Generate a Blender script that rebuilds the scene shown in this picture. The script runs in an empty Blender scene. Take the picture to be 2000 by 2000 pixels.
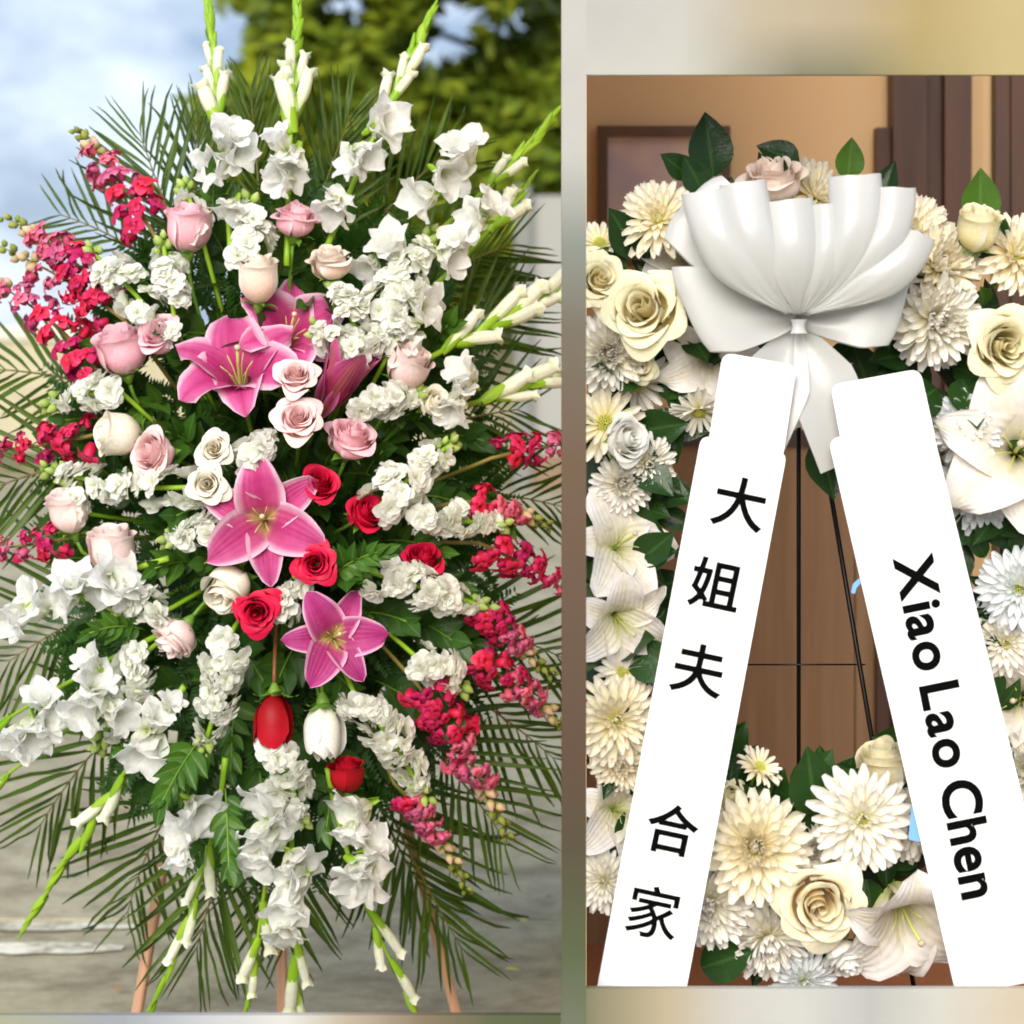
import bpy, math, random
from math import sin, cos, pi, radians, sqrt, atan2
from mathutils import Vector, Matrix, Quaternion, Euler

random.seed(11)
SC = bpy.context.scene
COL = SC.collection

# ------------------------------------------------------------------ camera
F = 4560.0          # focal length in pixels of a 2000 px wide picture
H = 1.30            # eye height
HOR = 660.0         # picture row of the horizon
cam_d = bpy.data.cameras.new('camera')
cam = bpy.data.objects.new('camera', cam_d)
COL.objects.link(cam)
cam.location = (0, 0, H)
cam.rotation_euler = (radians(90), 0, 0)
cam_d.sensor_width = 36
cam_d.lens = F / 2000 * 36
cam_d.shift_y = -(1000 - HOR) / 2000
cam_d.clip_start = 0.05
cam_d.clip_end = 3000
cam_d.dof.use_dof = True
cam_d.dof.focus_distance = 3.40
cam_d.dof.aperture_fstop = 4.6
SC.camera = cam

# ------------------------------------------------------------------ sky, sun, exposure
SUN = Vector((0.18, 0.90, -0.48)).normalized()      # the way the light travels
w = bpy.data.worlds.new('World')
SC.world = w
w.use_nodes = True
nt = w.node_tree
nt.nodes.clear()
wo = nt.nodes.new('ShaderNodeOutputWorld')
sky = nt.nodes.new('ShaderNodeTexSky')
sky.sky_type = 'NISHITA'
sky.sun_disc = False
sky.sun_elevation = math.asin(-SUN.z)
sky.sun_rotation = atan2(-SUN.x, -SUN.y)
bg1 = nt.nodes.new('ShaderNodeBackground')
bg1.inputs[1].default_value = 0.07
nt.links.new(sky.outputs[0], bg1.inputs[0])
tc = nt.nodes.new('ShaderNodeTexCoord')
mp = nt.nodes.new('ShaderNodeMapping')
mp.inputs['Scale'].default_value = (1.0, 1.0, 1.9)
mp.inputs['Location'].default_value = (0.35, 0.0, 0.12)
nt.links.new(tc.outputs['Generated'], mp.inputs[0])
nz = nt.nodes.new('ShaderNodeTexNoise')
nz.inputs['Scale'].default_value = 9.0
nz.inputs['Detail'].default_value = 6
nz.inputs['Roughness'].default_value = 0.55
nt.links.new(mp.outputs[0], nz.inputs['Vector'])
cr = nt.nodes.new('ShaderNodeValToRGB')
cr.color_ramp.elements[0].position = 0.40
cr.color_ramp.elements[0].color = (0.27, 0.36, 0.52, 1)
cr.color_ramp.elements[1].position = 0.66
cr.color_ramp.elements[1].color = (0.76, 0.84, 0.95, 1)
nt.links.new(nz.outputs['Fac'], cr.inputs[0])
bg2 = nt.nodes.new('ShaderNodeBackground')
bg2.inputs[1].default_value = 0.62
nt.links.new(cr.outputs[0], bg2.inputs[0])
mx = nt.nodes.new('ShaderNodeMixShader')
mx.inputs[0].default_value = 0.85
nt.links.new(bg1.outputs[0], mx.inputs[1])
nt.links.new(bg2.outputs[0], mx.inputs[2])
nt.links.new(mx.outputs[0], wo.inputs[0])

sun_d = bpy.data.lights.new('sun', 'SUN')
sun_d.energy = 2.3
sun_d.angle = radians(40)
sun_d.color = (1.0, 0.94, 0.85)
sun = bpy.data.objects.new('sun', sun_d)
COL.objects.link(sun)
sun.location = (-4, -6, 8)
sun.rotation_euler = SUN.to_track_quat('-Z', 'Y').to_euler()

SC.view_settings.view_transform = 'Standard'
SC.view_settings.look = 'None'
SC.view_settings.exposure = 1.18
SC.view_settings.gamma = 1
SC.view_settings.use_curve_mapping = False
SC.render.engine = 'CYCLES'
SC.cycles.use_denoising = True
SC.cycles.use_adaptive_sampling = True
SC.cycles.adaptive_threshold = 0.025
SC.cycles.max_bounces = 7
SC.cycles.diffuse_bounces = 5
SC.cycles.transparent_max_bounces = 7

# ------------------------------------------------------------------ helpers
def P(px, py, D):
    """world point seen at picture position (px, py) at depth D"""
    return Vector(((px - 1000) * D / F, D, H - (py - HOR) * D / F))

def S(px, D):
    return px * D / F

def img_dir(dx, up, toward):
    return Vector((dx, -toward, up)).normalized()

def tagp(o, label=None, cat=None, group=None, kind=None):
    if label: o['label'] = label
    if cat: o['category'] = cat
    if group: o['group'] = group
    if kind: o['kind'] = kind
    return o

def mesh(name, verts, faces, attrs=None, mats=None, fmat=None, smooth=True):
    me = bpy.data.meshes.new(name)
    me.from_pydata([tuple(v) for v in verts], [], faces)
    if smooth:
        me.polygons.foreach_set('use_smooth', [True] * len(me.polygons))
    if attrs:
        for k, vals in attrs.items():
            a = me.attributes.new(k, 'FLOAT', 'POINT')
            a.data.foreach_set('value', vals)
    for m in (mats or []):
        me.materials.append(m)
    if fmat:
        me.polygons.foreach_set('material_index', fmat)
    me.update()
    return me

def obj(name, me, parent=None, mat=None, M=None):
    o = bpy.data.objects.new(name, me)
    COL.objects.link(o)
    if parent is not None:
        o.parent = parent
    if mat is not None:
        if len(me.materials) == 0:
            me.materials.append(mat)
        if me.materials[0] != mat:
            o.material_slots[0].link = 'OBJECT'
            o.material_slots[0].material = mat
    if M is not None:
        o.matrix_basis = M
    return o

def empty(name, M, label, cat, group=None):
    o = bpy.data.objects.new(name, None)
    o.empty_display_size = 0.02
    COL.objects.link(o)
    o.matrix_basis = M
    return tagp(o, label, cat, group)

class G:
    """gathers grids, tubes and boxes into one mesh"""
    def __init__(s):
        s.v = []; s.f = []; s.t = []; s.s = []; s.m = []
    def grid(s, nu, nv, fn, M=None, mat=0, wrap=False):
        b = len(s.v)
        for j in range(nv + 1):
            for i in range(nu + (0 if wrap else 1)):
                ss = -1 + 2 * i / nu; tt = j / nv
                p = Vector(fn(ss, tt))
                if M is not None: p = M @ p
                s.v.append(p); s.t.append(tt); s.s.append(ss)
        n = nu + (0 if wrap else 1)
        for j in range(nv):
            for i in range(nu):
                i2 = (i + 1) % n if wrap else i + 1
                s.f.append((b + j * n + i, b + j * n + i2, b + (j + 1) * n + i2, b + (j + 1) * n + i)); s.m.append(mat)
        return s
    def tube(s, pts, rad, n=6, mat=0, caps=True):
        pts = [Vector(p) for p in pts]
        if not isinstance(rad, (list, tuple)): rad = [rad] * len(pts)
        b = len(s.v); k = len(pts)
        up = None
        for j, p in enumerate(pts):
            d = (pts[min(j + 1, k - 1)] - pts[max(j - 1, 0)])
            if d.length < 1e-9: d = Vector((0, 0, 1))
            d.normalize()
            if up is None:
                up = d.orthogonal().normalized()
            up = (up - d * up.dot(d))
            if up.length < 1e-6: up = d.orthogonal()
            up.normalize()
            q = d.cross(up)
            for i in range(n):
                a = 2 * pi * i / n
                s.v.append(p + (up * cos(a) + q * sin(a)) * rad[j]); s.t.append(j / max(1, k - 1)); s.s.append(0)
        for j in range(k - 1):
            for i in range(n):
                s.f.append((b + j * n + i, b + j * n + (i + 1) % n, b + (j + 1) * n + (i + 1) % n, b + (j + 1) * n + i)); s.m.append(mat)
        if caps:
            s.f.append(tuple(b + i for i in reversed(range(n)))); s.m.append(mat)
            s.f.append(tuple(b + (k - 1) * n + i for i in range(n))); s.m.append(mat)
        return s
    def box(s, lo, hi, mat=0, M=None):
        b = len(s.v)
        for z in (lo[2], hi[2]):
            for y in (lo[1], hi[1]):
                for x in (lo[0], hi[0]):
                    p = Vector((x, y, z))
                    s.v.append(M @ p if M is not None else p); s.t.append(0); s.s.append(0)
        for q in ((0, 2, 3, 1), (4, 5, 7, 6), (0, 1, 5, 4), (2, 6, 7, 3), (0, 4, 6, 2), (1, 3, 7, 5)):
            s.f.append(tuple(b + i for i in q)); s.m.append(mat)
        return s
    def build(s, name, mats=None, smooth=True):
        return mesh(name, s.v, s.f, {'t': s.t, 's': s.s}, mats, s.m if any(s.m) else None, smooth)

def bez(a, b, c, n=8):
    a, b, c = Vector(a), Vector(b), Vector(c)
    return [a * (1 - t) ** 2 + b * 2 * t * (1 - t) + c * t * t for t in [i / n for i in range(n + 1)]]

def look(axis, spin=0.0):
    q = Vector(axis).to_track_quat('Z', 'Y')
    return (q @ Quaternion((0, 0, 1), spin)).to_matrix().to_4x4()

def TR(p): return Matrix.Translation(Vector(p))
def SCL(s):
    if isinstance(s, (int, float)): s = (s, s, s)
    return Matrix.Diagonal((s[0], s[1], s[2], 1))

def letter_mesh(ch, bold):
    cu = bpy.data.curves.new('character', 'FONT')
    cu.body = ch; cu.size = 1.0; cu.align_x = 'CENTER'; cu.align_y = 'CENTER'; cu.offset = bold; cu.extrude = 0.004; cu.resolution_u = 5
    tmp = bpy.data.objects.new('lettering', cu); COL.objects.link(tmp)
    dg = bpy.context.evaluated_depsgraph_get()
    me = bpy.data.meshes.new_from_object(tmp.evaluated_get(dg))
    bpy.data.objects.remove(tmp); bpy.data.curves.remove(cu)
    xs = [v.co.x for v in me.vertices]; ys = [v.co.y for v in me.vertices]
    me.name = 'character'; me.materials.clear()
    return me, (min(xs) + max(xs)) / 2, (min(ys) + max(ys)) / 2, max(xs) - min(xs), max(ys) - min(ys)
LETTER = {c: letter_mesh(c, 0.010 if c == '\u5bb6' else 0.018) for c in '\u5927\u59d0\u592b\u5408\u5bb6'}
LETTER.update({c: letter_mesh(c, 0.029) for c in 'XiaoLChen'})

# ------------------------------------------------------------------ materials
def nmat(name):
    m = bpy.data.materials.new(name)
    m.use_nodes = True
    n = m.node_tree
    n.nodes.clear()
    out = n.nodes.new('ShaderNodeOutputMaterial')
    bs = n.nodes.new('ShaderNodeBsdfPrincipled')
    n.links.new(bs.outputs[0], out.inputs[0])
    return m, n, bs, out

def ramp(n, src, stops):
    r = n.nodes.new('ShaderNodeValToRGB')
    e = r.color_ramp.elements
    while len(e) < len(stops): e.new(0.5)
    for el, (p, c) in zip(e, stops):
        el.position = p; el.color = (*c, 1)
    n.links.new(src, r.inputs[0])
    return r.outputs[0]

def attr(n, name):
    a = n.nodes.new('ShaderNodeAttribute'); a.attribute_name = name
    return a.outputs['Fac']

def math_(n, op, a, b=None):
    m = n.nodes.new('ShaderNodeMath'); m.operation = op
    for i, x in enumerate((a, b)):
        if x is None: continue
        if isinstance(x, (int, float)): m.inputs[i].default_value = x
        else: n.links.new(x, m.inputs[i])
    return m.outputs[0]

def mixc(n, fac, a, b, mode='MIX'):
    m = n.nodes.new('ShaderNodeMix'); m.data_type = 'RGBA'; m.blend_type = mode
    for i, x in ((0, fac), (6, a), (7, b)):
        if isinstance(x, (int, float)): m.inputs[i].default_value = x
        elif isinstance(x, tuple): m.inputs[i].default_value = (*x, 1)
        else: n.links.new(x, m.inputs[i])
    return m.outputs[2]

def noise(n, scale, detail=3, coord='Object', rough=0.55):
    t = n.nodes.new('ShaderNodeTexCoord')
    z = n.nodes.new('ShaderNodeTexNoise')
    z.inputs['Scale'].default_value = scale; z.inputs['Detail'].default_value = detail
    z.inputs['Roughness'].default_value = rough
    n.links.new(t.outputs[coord], z.inputs['Vector'])
    return z.outputs['Fac']

def bump(n, bs, h, strength=0.2, dist=0.002):
    b = n.nodes.new('ShaderNodeBump'); b.inputs['Strength'].default_value = strength; b.inputs['Distance'].default_value = dist
    n.links.new(h, b.inputs['Height']); n.links.new(b.outputs[0], bs.inputs['Normal'])

def petal_mat(name, stops_t, edge=None, edge0=0.55, transl=0.25, rough=0.5, vary=0.12, hue=0.0, mid=None, veins=0.25):
    """colour runs from base to tip (t) and to the edge (s): the petal's own colour"""
    m, n, bs, out = nmat(name)
    c = ramp(n, attr(n, 't'), stops_t)
    sa = math_(n, 'ABSOLUTE', attr(n, 's'))
    if mid:
        f = n.nodes.new('ShaderNodeMapRange'); f.inputs[1].default_value = 0.0; f.inputs[2].default_value = 0.5; f.inputs[3].default_value = 0.75; f.inputs[4].default_value = 0.0
        n.links.new(sa, f.inputs[0])
        c = mixc(n, f.outputs[0], c, mid)
    if edge:
        f = n.nodes.new('ShaderNodeMapRange'); f.inputs[1].default_value = edge0; f.inputs[2].default_value = 1.0
        f.interpolation_type = 'SMOOTHSTEP'
        n.links.new(sa, f.inputs[0])
        c = mixc(n, f.outputs[0], c, edge)
    oi = n.nodes.new('ShaderNodeObjectInfo')
    hs = n.nodes.new('ShaderNodeHueSaturation')
    v = n.nodes.new('ShaderNodeMapRange'); v.inputs[3].default_value = 1 - vary; v.inputs[4].default_value = 1 + vary * 0.5
    n.links.new(oi.outputs['Random'], v.inputs[0]); n.links.new(v.outputs[0], hs.inputs['Value'])
    if hue:
        v2 = n.nodes.new('ShaderNodeMapRange'); v2.inputs[3].default_value = 0.5 - hue; v2.inputs[4].default_value = 0.5 + hue
        n.links.new(oi.outputs['Random'], v2.inputs[0]); n.links.new(v2.outputs[0], hs.inputs['Hue'])
    n.links.new(c, hs.inputs['Color'])
    # fine blotches and lengthwise veins
    nz_ = noise(n, 9, 3)
    f = n.nodes.new('ShaderNodeMapRange'); f.inputs[1].default_value = 0.3; f.inputs[2].default_value = 0.7; f.inputs[3].default_value = 0.9; f.inputs[4].default_value = 1.06
    n.links.new(nz_, f.inputs[0])
    c2 = mixc(n, 1.0, hs.outputs[0], f.outputs[0], 'MULTIPLY')
    n.links.new(c2, bs.inputs['Base Color'])
    bs.inputs['Roughness'].default_value = rough
    bs.inputs['Specular IOR Level'].default_value = 0.2
    if veins:
        wv = math_(n, 'SINE', math_(n, 'MULTIPLY', attr(n, 's'), 26.0))
        bump(n, bs, math_(n, 'ADD', wv, math_(n, 'MULTIPLY', nz_, 2.0)), veins, 0.0012)
    tr = n.nodes.new('ShaderNodeBsdfTranslucent')
    n.links.new(c2, tr.inputs[0])
    ms = n.nodes.new('ShaderNodeMixShader'); ms.inputs[0].default_value = transl
    n.links.new(bs.outputs[0], ms.inputs[1]); n.links.new(tr.outputs[0], ms.inputs[2]); n.links.new(ms.outputs[0], out.inputs[0])
    return m

def leaf_mat(name, c0, c1, transl=0.2, rough=0.4, vary=0.35, mid=None):
    m, n, bs, out = nmat(name)
    oi = n.nodes.new('ShaderNodeObjectInfo')
    nz_ = noise(n, 14, 3)
    f = math_(n, 'ADD', math_(n, 'MULTIPLY', oi.outputs['Random'], 0.7), math_(n, 'MULTIPLY', nz_, 0.3))
    c = mixc(n, f, c0, c1)
    if mid:
        r = n.nodes.new('ShaderNodeMapRange'); r.inputs[1].default_value = 0.0; r.inputs[2].default_value = 0.13; r.inputs[3].default_value = 0.8; r.inputs[4].default_value = 0.0
        n.links.new(math_(n, 'ABSOLUTE', attr(n, 's')), r.inputs[0])
        c = mixc(n, r.outputs[0], c, mid)
    n.links.new(c, bs.inputs['Base Color'])
    bs.inputs['Roughness'].default_value = rough
    bs.inputs['Specular IOR Level'].default_value = 0.28
    bump(n, bs, nz_, 0.25, 0.003)
    tr = n.nodes.new('ShaderNodeBsdfTranslucent'); n.links.new(c, tr.inputs[0])
    ms = n.nodes.new('ShaderNodeMixShader'); ms.inputs[0].default_value = transl
    n.links.new(bs.outputs[0], ms.inputs[1]); n.links.new(tr.outputs[0], ms.inputs[2]); n.links.new(ms.outputs[0], out.inputs[0])
    return m

def plain(name, c, rough=0.5, var=0.0, scale=20, metal=0.0, bmp=0.0, c2=None, detail=4):
    m, n, bs, out = nmat(name)
    if var or c2:
        nz_ = noise(n, scale, detail)
        c2 = c2 or tuple(x * (1 - var) for x in c)
        r = ramp(n, nz_, [(0.3, c2), (0.7, c)])
        n.links.new(r, bs.inputs['Base Color'])
        if bmp: bump(n, bs, nz_, bmp, 0.004)
    else:
        bs.inputs['Base Color'].default_value = (*c, 1)
    bs.inputs['Roughness'].default_value = rough
    bs.inputs['Metallic'].default_value = metal
    return m

MAT = {}
MAT['pink'] = petal_mat('pink_petal', [(0.0, (0.92, 0.62, 0.52)), (0.35, (0.94, 0.57, 0.57)), (1.0, (0.95, 0.71, 0.69))], edge=(0.96, 0.79, 0.77), edge0=0.7, veins=0.0)
MAT['deep_pink'] = petal_mat('deeper_pink_petal', [(0.0, (0.92, 0.60, 0.58)), (0.4, (0.94, 0.48, 0.56)), (1.0, (0.95, 0.62, 0.68))], edge=(0.96, 0.73, 0.76), edge0=0.75, veins=0.0)
MAT['pale_pink'] = petal_mat('pale_pink_petal', [(0.0, (0.86, 0.74, 0.60)), (0.4, (0.94, 0.67, 0.63)), (1.0, (0.95, 0.80, 0.76))], edge=(0.87, 0.74, 0.70), edge0=0.6, veins=0.0)
MAT['cream'] = petal_mat('cream_petal', [(0.0, (0.95, 0.83, 0.60)), (0.5, (0.95, 0.87, 0.70)), (1.0, (0.95, 0.90, 0.78))], edge=(0.91, 0.87, 0.77), edge0=0.5, veins=0.0)
MAT['peach'] = petal_mat('peach_cream_petal', [(0.0, (0.86, 0.66, 0.48)), (0.5, (0.88, 0.66, 0.54)), (1.0, (0.91, 0.84, 0.74))], edge=(0.91, 0.87, 0.80), edge0=0.6, veins=0.0)
MAT['red'] = petal_mat('red_petal', [(0.0, (0.42, 0.004, 0.01)), (0.6, (0.62, 0.006, 0.03)), (1.0, (0.70, 0.012, 0.07))], edge=(0.74, 0.03, 0.12), edge0=0.75, vary=0.2, transl=0.15, veins=0.0)
MAT['dark_red'] = petal_mat('dark_red_petal', [(0.0, (0.20, 0.002, 0.004)), (0.6, (0.34, 0.004, 0.010)), (1.0, (0.46, 0.006, 0.02))], vary=0.2, transl=0.12, veins=0.0)
MAT['white'] = petal_mat('white_petal', [(0.0, (0.62, 0.70, 0.28)), (0.22, (0.86, 0.87, 0.74)), (0.5, (0.90, 0.90, 0.87)), (1.0, (0.96, 0.96, 0.94))], vary=0.03, transl=0.52, veins=0.06)
MAT['glad_bud'] = petal_mat('cream_green_bud', [(0.0, (0.60, 0.70, 0.30)), (0.45, (0.84, 0.87, 0.62)), (1.0, (0.92, 0.92, 0.84))], vary=0.08, transl=0.35, veins=0.15)
MAT['white_rose'] = petal_mat('white_rose_petal', [(0.0, (0.74, 0.76, 0.50)), (0.4, (0.88, 0.86, 0.78)), (1.0, (0.90, 0.89, 0.85))], vary=0.05, veins=0.0)
MAT['stock'] = petal_mat('white_stock_petal', [(0.0, (0.66, 0.72, 0.30)), (0.3, (0.86, 0.87, 0.74)), (1.0, (0.96, 0.96, 0.92))], vary=0.04, transl=0.52, veins=0)
MAT['stock_green'] = petal_mat('green_stock_bud', [(0.0, (0.26, 0.42, 0.05)), (1.0, (0.58, 0.66, 0.24))], vary=0.2, veins=0)
MAT['lily'] = petal_mat('pink_lily_petal', [(0.0, (0.62, 0.50, 0.08)), (0.12, (0.66, 0.42, 0.20)), (0.24, (0.62, 0.10, 0.24)), (0.6, (0.62, 0.07, 0.26)), (1.0, (0.70, 0.16, 0.38))], edge=(0.88, 0.58, 0.72), edge0=0.6, mid=(0.50, 0.02, 0.16), transl=0.3, vary=0.15)
MAT['lily_dark'] = petal_mat('magenta_lily_petal', [(0.0, (0.62, 0.55, 0.10)), (0.14, (0.60, 0.44, 0.14)), (0.28, (0.46, 0.06, 0.20)), (1.0, (0.46, 0.05, 0.24))], edge=(0.84, 0.46, 0.64), edge0=0.72, mid=(0.38, 0.015, 0.14), transl=0.25, vary=0.15)
MAT['lily_bud'] = petal_mat('maroon_lily_bud', [(0.0, (0.30, 0.20, 0.06)), (0.3, (0.36, 0.015, 0.08)), (1.0, (0.60, 0.12, 0.30))], edge=(0.66, 0.16, 0.36), edge0=0.7, mid=(0.46, 0.12, 0.10), transl=0.2)
MAT['white_lily'] = petal_mat('white_lily_petal', [(0.0, (0.62, 0.68, 0.22)), (0.2, (0.82, 0.78, 0.56)), (0.5, (0.88, 0.82, 0.76)), (1.0, (0.90, 0.86, 0.84))], mid=(0.84, 0.76, 0.60), transl=0.3, vary=0.05)
MAT['snap'] = petal_mat('crimson_snapdragon_petal', [(0.0, (0.36, 0.01, 0.05)), (0.5, (0.60, 0.012, 0.07)), (1.0, (0.66, 0.04, 0.16))], vary=0.3, hue=0.012, transl=0.2, veins=0)
MAT['snap_pink'] = petal_mat('pink_snapdragon_petal', [(0.0, (0.48, 0.10, 0.14)), (0.5, (0.68, 0.08, 0.20)), (1.0, (0.74, 0.22, 0.34))], vary=0.25, hue=0.015, transl=0.2, veins=0)
MAT['snap_bud'] = petal_mat('pale_snapdragon_bud', [(0.0, (0.36, 0.40, 0.08)), (0.5, (0.72, 0.50, 0.32)), (1.0, (0.82, 0.58, 0.46))], vary=0.2, veins=0)
MAT['snap_green'] = petal_mat('green_snapdragon_bud', [(0.0, (0.16, 0.24, 0.03)), (1.0, (0.44, 0.42, 0.10))], vary=0.3, veins=0)
MAT['w_rose'] = petal_mat('yellow_cream_rose_petal', [(0.0, (0.93, 0.77, 0.30)), (0.5, (0.93, 0.82, 0.46)), (1.0, (0.92, 0.86, 0.62))], edge=(0.90, 0.86, 0.70), edge0=0.6, veins=0.0)
MAT['w_rose2'] = petal_mat('apricot_rose_petal', [(0.0, (0.94, 0.60, 0.22)), (0.5, (0.94, 0.74, 0.38)), (1.0, (0.92, 0.86, 0.64))], edge=(0.90, 0.86, 0.74), edge0=0.6, veins=0.0)
MAT['w_blush'] = petal_mat('blush_rose_petal', [(0.0, (0.95, 0.74, 0.58)), (1.0, (0.96, 0.80, 0.70))], edge=(0.96, 0.85, 0.77), edge0=0.6, veins=0.0)
MAT['mum'] = petal_mat('cream_chrysanthemum_petal', [(0.0, (0.92, 0.80, 0.32)), (0.4, (0.93, 0.84, 0.56)), (1.0, (0.94, 0.88, 0.77))], vary=0.06, transl=0.25)
MAT['mum_white'] = petal_mat('white_chrysanthemum_petal', [(0.0, (0.84, 0.76, 0.32)), (0.35, (0.89, 0.84, 0.68)), (1.0, (0.92, 0.89, 0.84))], vary=0.06, transl=0.25)
MAT['mum_cool'] = petal_mat('cool_white_chrysanthemum_petal', [(0.0, (0.66, 0.72, 0.46)), (0.4, (0.82, 0.85, 0.82)), (1.0, (0.85, 0.87, 0.90))], vary=0.06, transl=0.25)
MAT['disc'] = plain('yellow_green_flower_disc', (0.72, 0.64, 0.10), 0.6, c2=(0.46, 0.52, 0.10), scale=220)
MAT['glad_green'] = leaf_mat('lime_green_sheath', (0.20, 0.40, 0.015), (0.34, 0.52, 0.04), transl=0.2, rough=0.35)
MAT['stem'] = leaf_mat('green_stem', (0.10, 0.22, 0.02), (0.17, 0.30, 0.035), transl=0.05, rough=0.4)
MAT['stem_red'] = leaf_mat('reddish_stem', (0.20, 0.07, 0.03), (0.28, 0.11, 0.04), transl=0.05)
MAT['stem_brown'] = leaf_mat('olive_brown_stem', (0.16, 0.15, 0.02), (0.24, 0.17, 0.05), transl=0.05)
MAT['palm'] = leaf_mat('palm_leaflet_green', (0.028, 0.066, 0.006), (0.085, 0.145, 0.012), transl=0.28, rough=0.45, mid=(0.10, 0.16, 0.02))
MAT['rachis'] = leaf_mat('palm_rachis', (0.10, 0.13, 0.02), (0.24, 0.13, 0.05), transl=0.0)
MAT['leaf'] = leaf_mat('dark_glossy_leaf', (0.018, 0.058, 0.008), (0.05, 0.125, 0.014), transl=0.2, rough=0.35, mid=(0.06, 0.14, 0.03))
MAT['wreath_leaf'] = leaf_mat('very_dark_glossy_leaf', (0.008, 0.028, 0.006), (0.022, 0.065, 0.010), transl=0.10, rough=0.3, mid=(0.04, 0.10, 0.02))
MAT['leaf2'] = leaf_mat('fresh_green_leaf', (0.025, 0.085, 0.010), (0.075, 0.17, 0.016), transl=0.2, rough=0.35, mid=(0.12, 0.22, 0.04))
MAT['fern'] = leaf_mat('fern_green', (0.025, 0.085, 0.010), (0.07, 0.16, 0.016), transl=0.25, rough=0.45)
MAT['sepal'] = leaf_mat('green_sepal', (0.09, 0.22, 0.02), (0.20, 0.34, 0.05), transl=0.15)
MAT['pistil'] = plain('pale_green_pistil', (0.42, 0.50, 0.10), 0.4, c2=(0.55, 0.50, 0.16), scale=60)
MAT['stigma'] = plain('stigma', (0.62, 0.50, 0.34), 0.5, var=0.3)
MAT['foam'] = plain('wet_floral_foam', (0.012, 0.035, 0.012), 0.8, var=0.4, scale=60)
MAT['wood'] = None
MAT['ribbon'] = None

# ------------------------------------------------------------------ flower meshes (shared by all copies)
def rose_petal(R, Hh, phi, a, flare, curl, spiral, seed, tip=0.10):
    rnd = random.Random(seed)
    ph = rnd.uniform(0, 6.28); am = rnd.uniform(0.01, 0.035)
    def fn(s, t):
        te = t * (1 - tip * s * s - 0.05 * abs(s) ** 4)
        prof = 0.14 + 0.86 * sin(pi / 2 * min(1.0, te * 2.0)) ** 0.7 - 0.10 * max(0.0, te - 0.5)
        k = max(0.0, (te - 0.70) / 0.30)
        r = R * prof + 0.05 * R * abs(s) ** 5 * te + flare * k * k * (0.75 + 0.25 * cos(2.2 * s)) + spiral * s * 0.5
        wdt = a * (0.42 + 0.58 * sin(pi * min(0.62, 0.12 + te * 0.62)))
        if te > 0.8: wdt *= 1 - 0.28 * ((te - 0.8) / 0.2) ** 2
        an = phi + s * wdt
        z = Hh * te - curl * k ** 2.4 + am * sin(5 * s + ph) * te
        r += am * 0.8 * sin(3.5 * s + ph * 2) * te
        return (r * cos(an), r * sin(an), z)
    return fn

def make_rose(kind):
    """petal meshes of one rose, about 1 in radius; returns (meshes, height)"""
    out = []
    if kind == 'bud': N, hh = 16, 1.80
    elif kind == 'tight': N, hh = 10, 1.95
    elif kind == 'open': N, hh = 24, 1.15
    else: N, hh = 19, 1.45
    for k in range(N):
        x = k / (N - 1)
        if kind == 'bud':
            R = 0.16 + 0.62 * x ** 0.8; h = hh * (1.0 - 0.07 * x); fl = 0.02 + 0.20 * x ** 2; a = 1.5 - 0.2 * x; cu = 0.02 + 0.16 * x ** 2
        elif kind == 'tight':
            R = 0.16 + 0.50 * x ** 0.8; h = hh * (1.0 - 0.10 * x); fl = -0.24 + 0.15 * x; a = 1.30 - 0.25 * x; cu = 0.03 * x
        elif kind == 'open':
            R = 0.08 + 0.66 * x ** 0.95; h = hh * (1.0 - 0.36 * x ** 1.4); fl = 0.02 + 0.42 * x ** 1.3; a = 1.5 - 0.62 * x; cu = 0.03 + 0.30 * x ** 1.6
        else:
            R = 0.11 + 0.66 * x ** 0.9; h = hh * (1.0 - 0.24 * x ** 1.5); fl = 0.02 + 0.34 * x ** 1.6; a = 1.45 - 0.42 * x; cu = 0.02 + 0.28 * x ** 2
        g = G().grid(10, 9, rose_petal(R, h, k * 2.399 + 0.3 * sin(k), a, fl, cu, (0.17 if kind == 'tight' else 0.11) * (1 - 0.4 * x), k * 7 + len(kind), 0.24 if kind == 'tight' else 0.10))
        out.append(g.build('rose_petal'))
    return out, hh

ROSE = {k: make_rose(k) for k in ('bud', 'tight', 'open', 'half')}

def sepal_mesh():
    def fn(s, t):
        wd = 0.22 * sin(pi * min(1, t * 0.86 + 0.14)) * (1 - 0.3 * t)
        z = 0.04 + 0.42 * t - 0.55 * max(0, t - 0.4) ** 2
        return (s * wd, 0.20 + 0.62 * t - 0.1 * s * s, z)
    return G().grid(4, 6, fn).build('sepal')
SEPAL = sepal_mesh()
def hip_mesh():
    g = G().tube([(0, 0, -0.34), (0, 0, -0.26), (0, 0, -0.12), (0, 0, 0.0), (0, 0, 0.1)], [0.07, 0.12, 0.20, 0.24, 0.2], 8)
    return g.build('hip')
HIP = hip_mesh()

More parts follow.
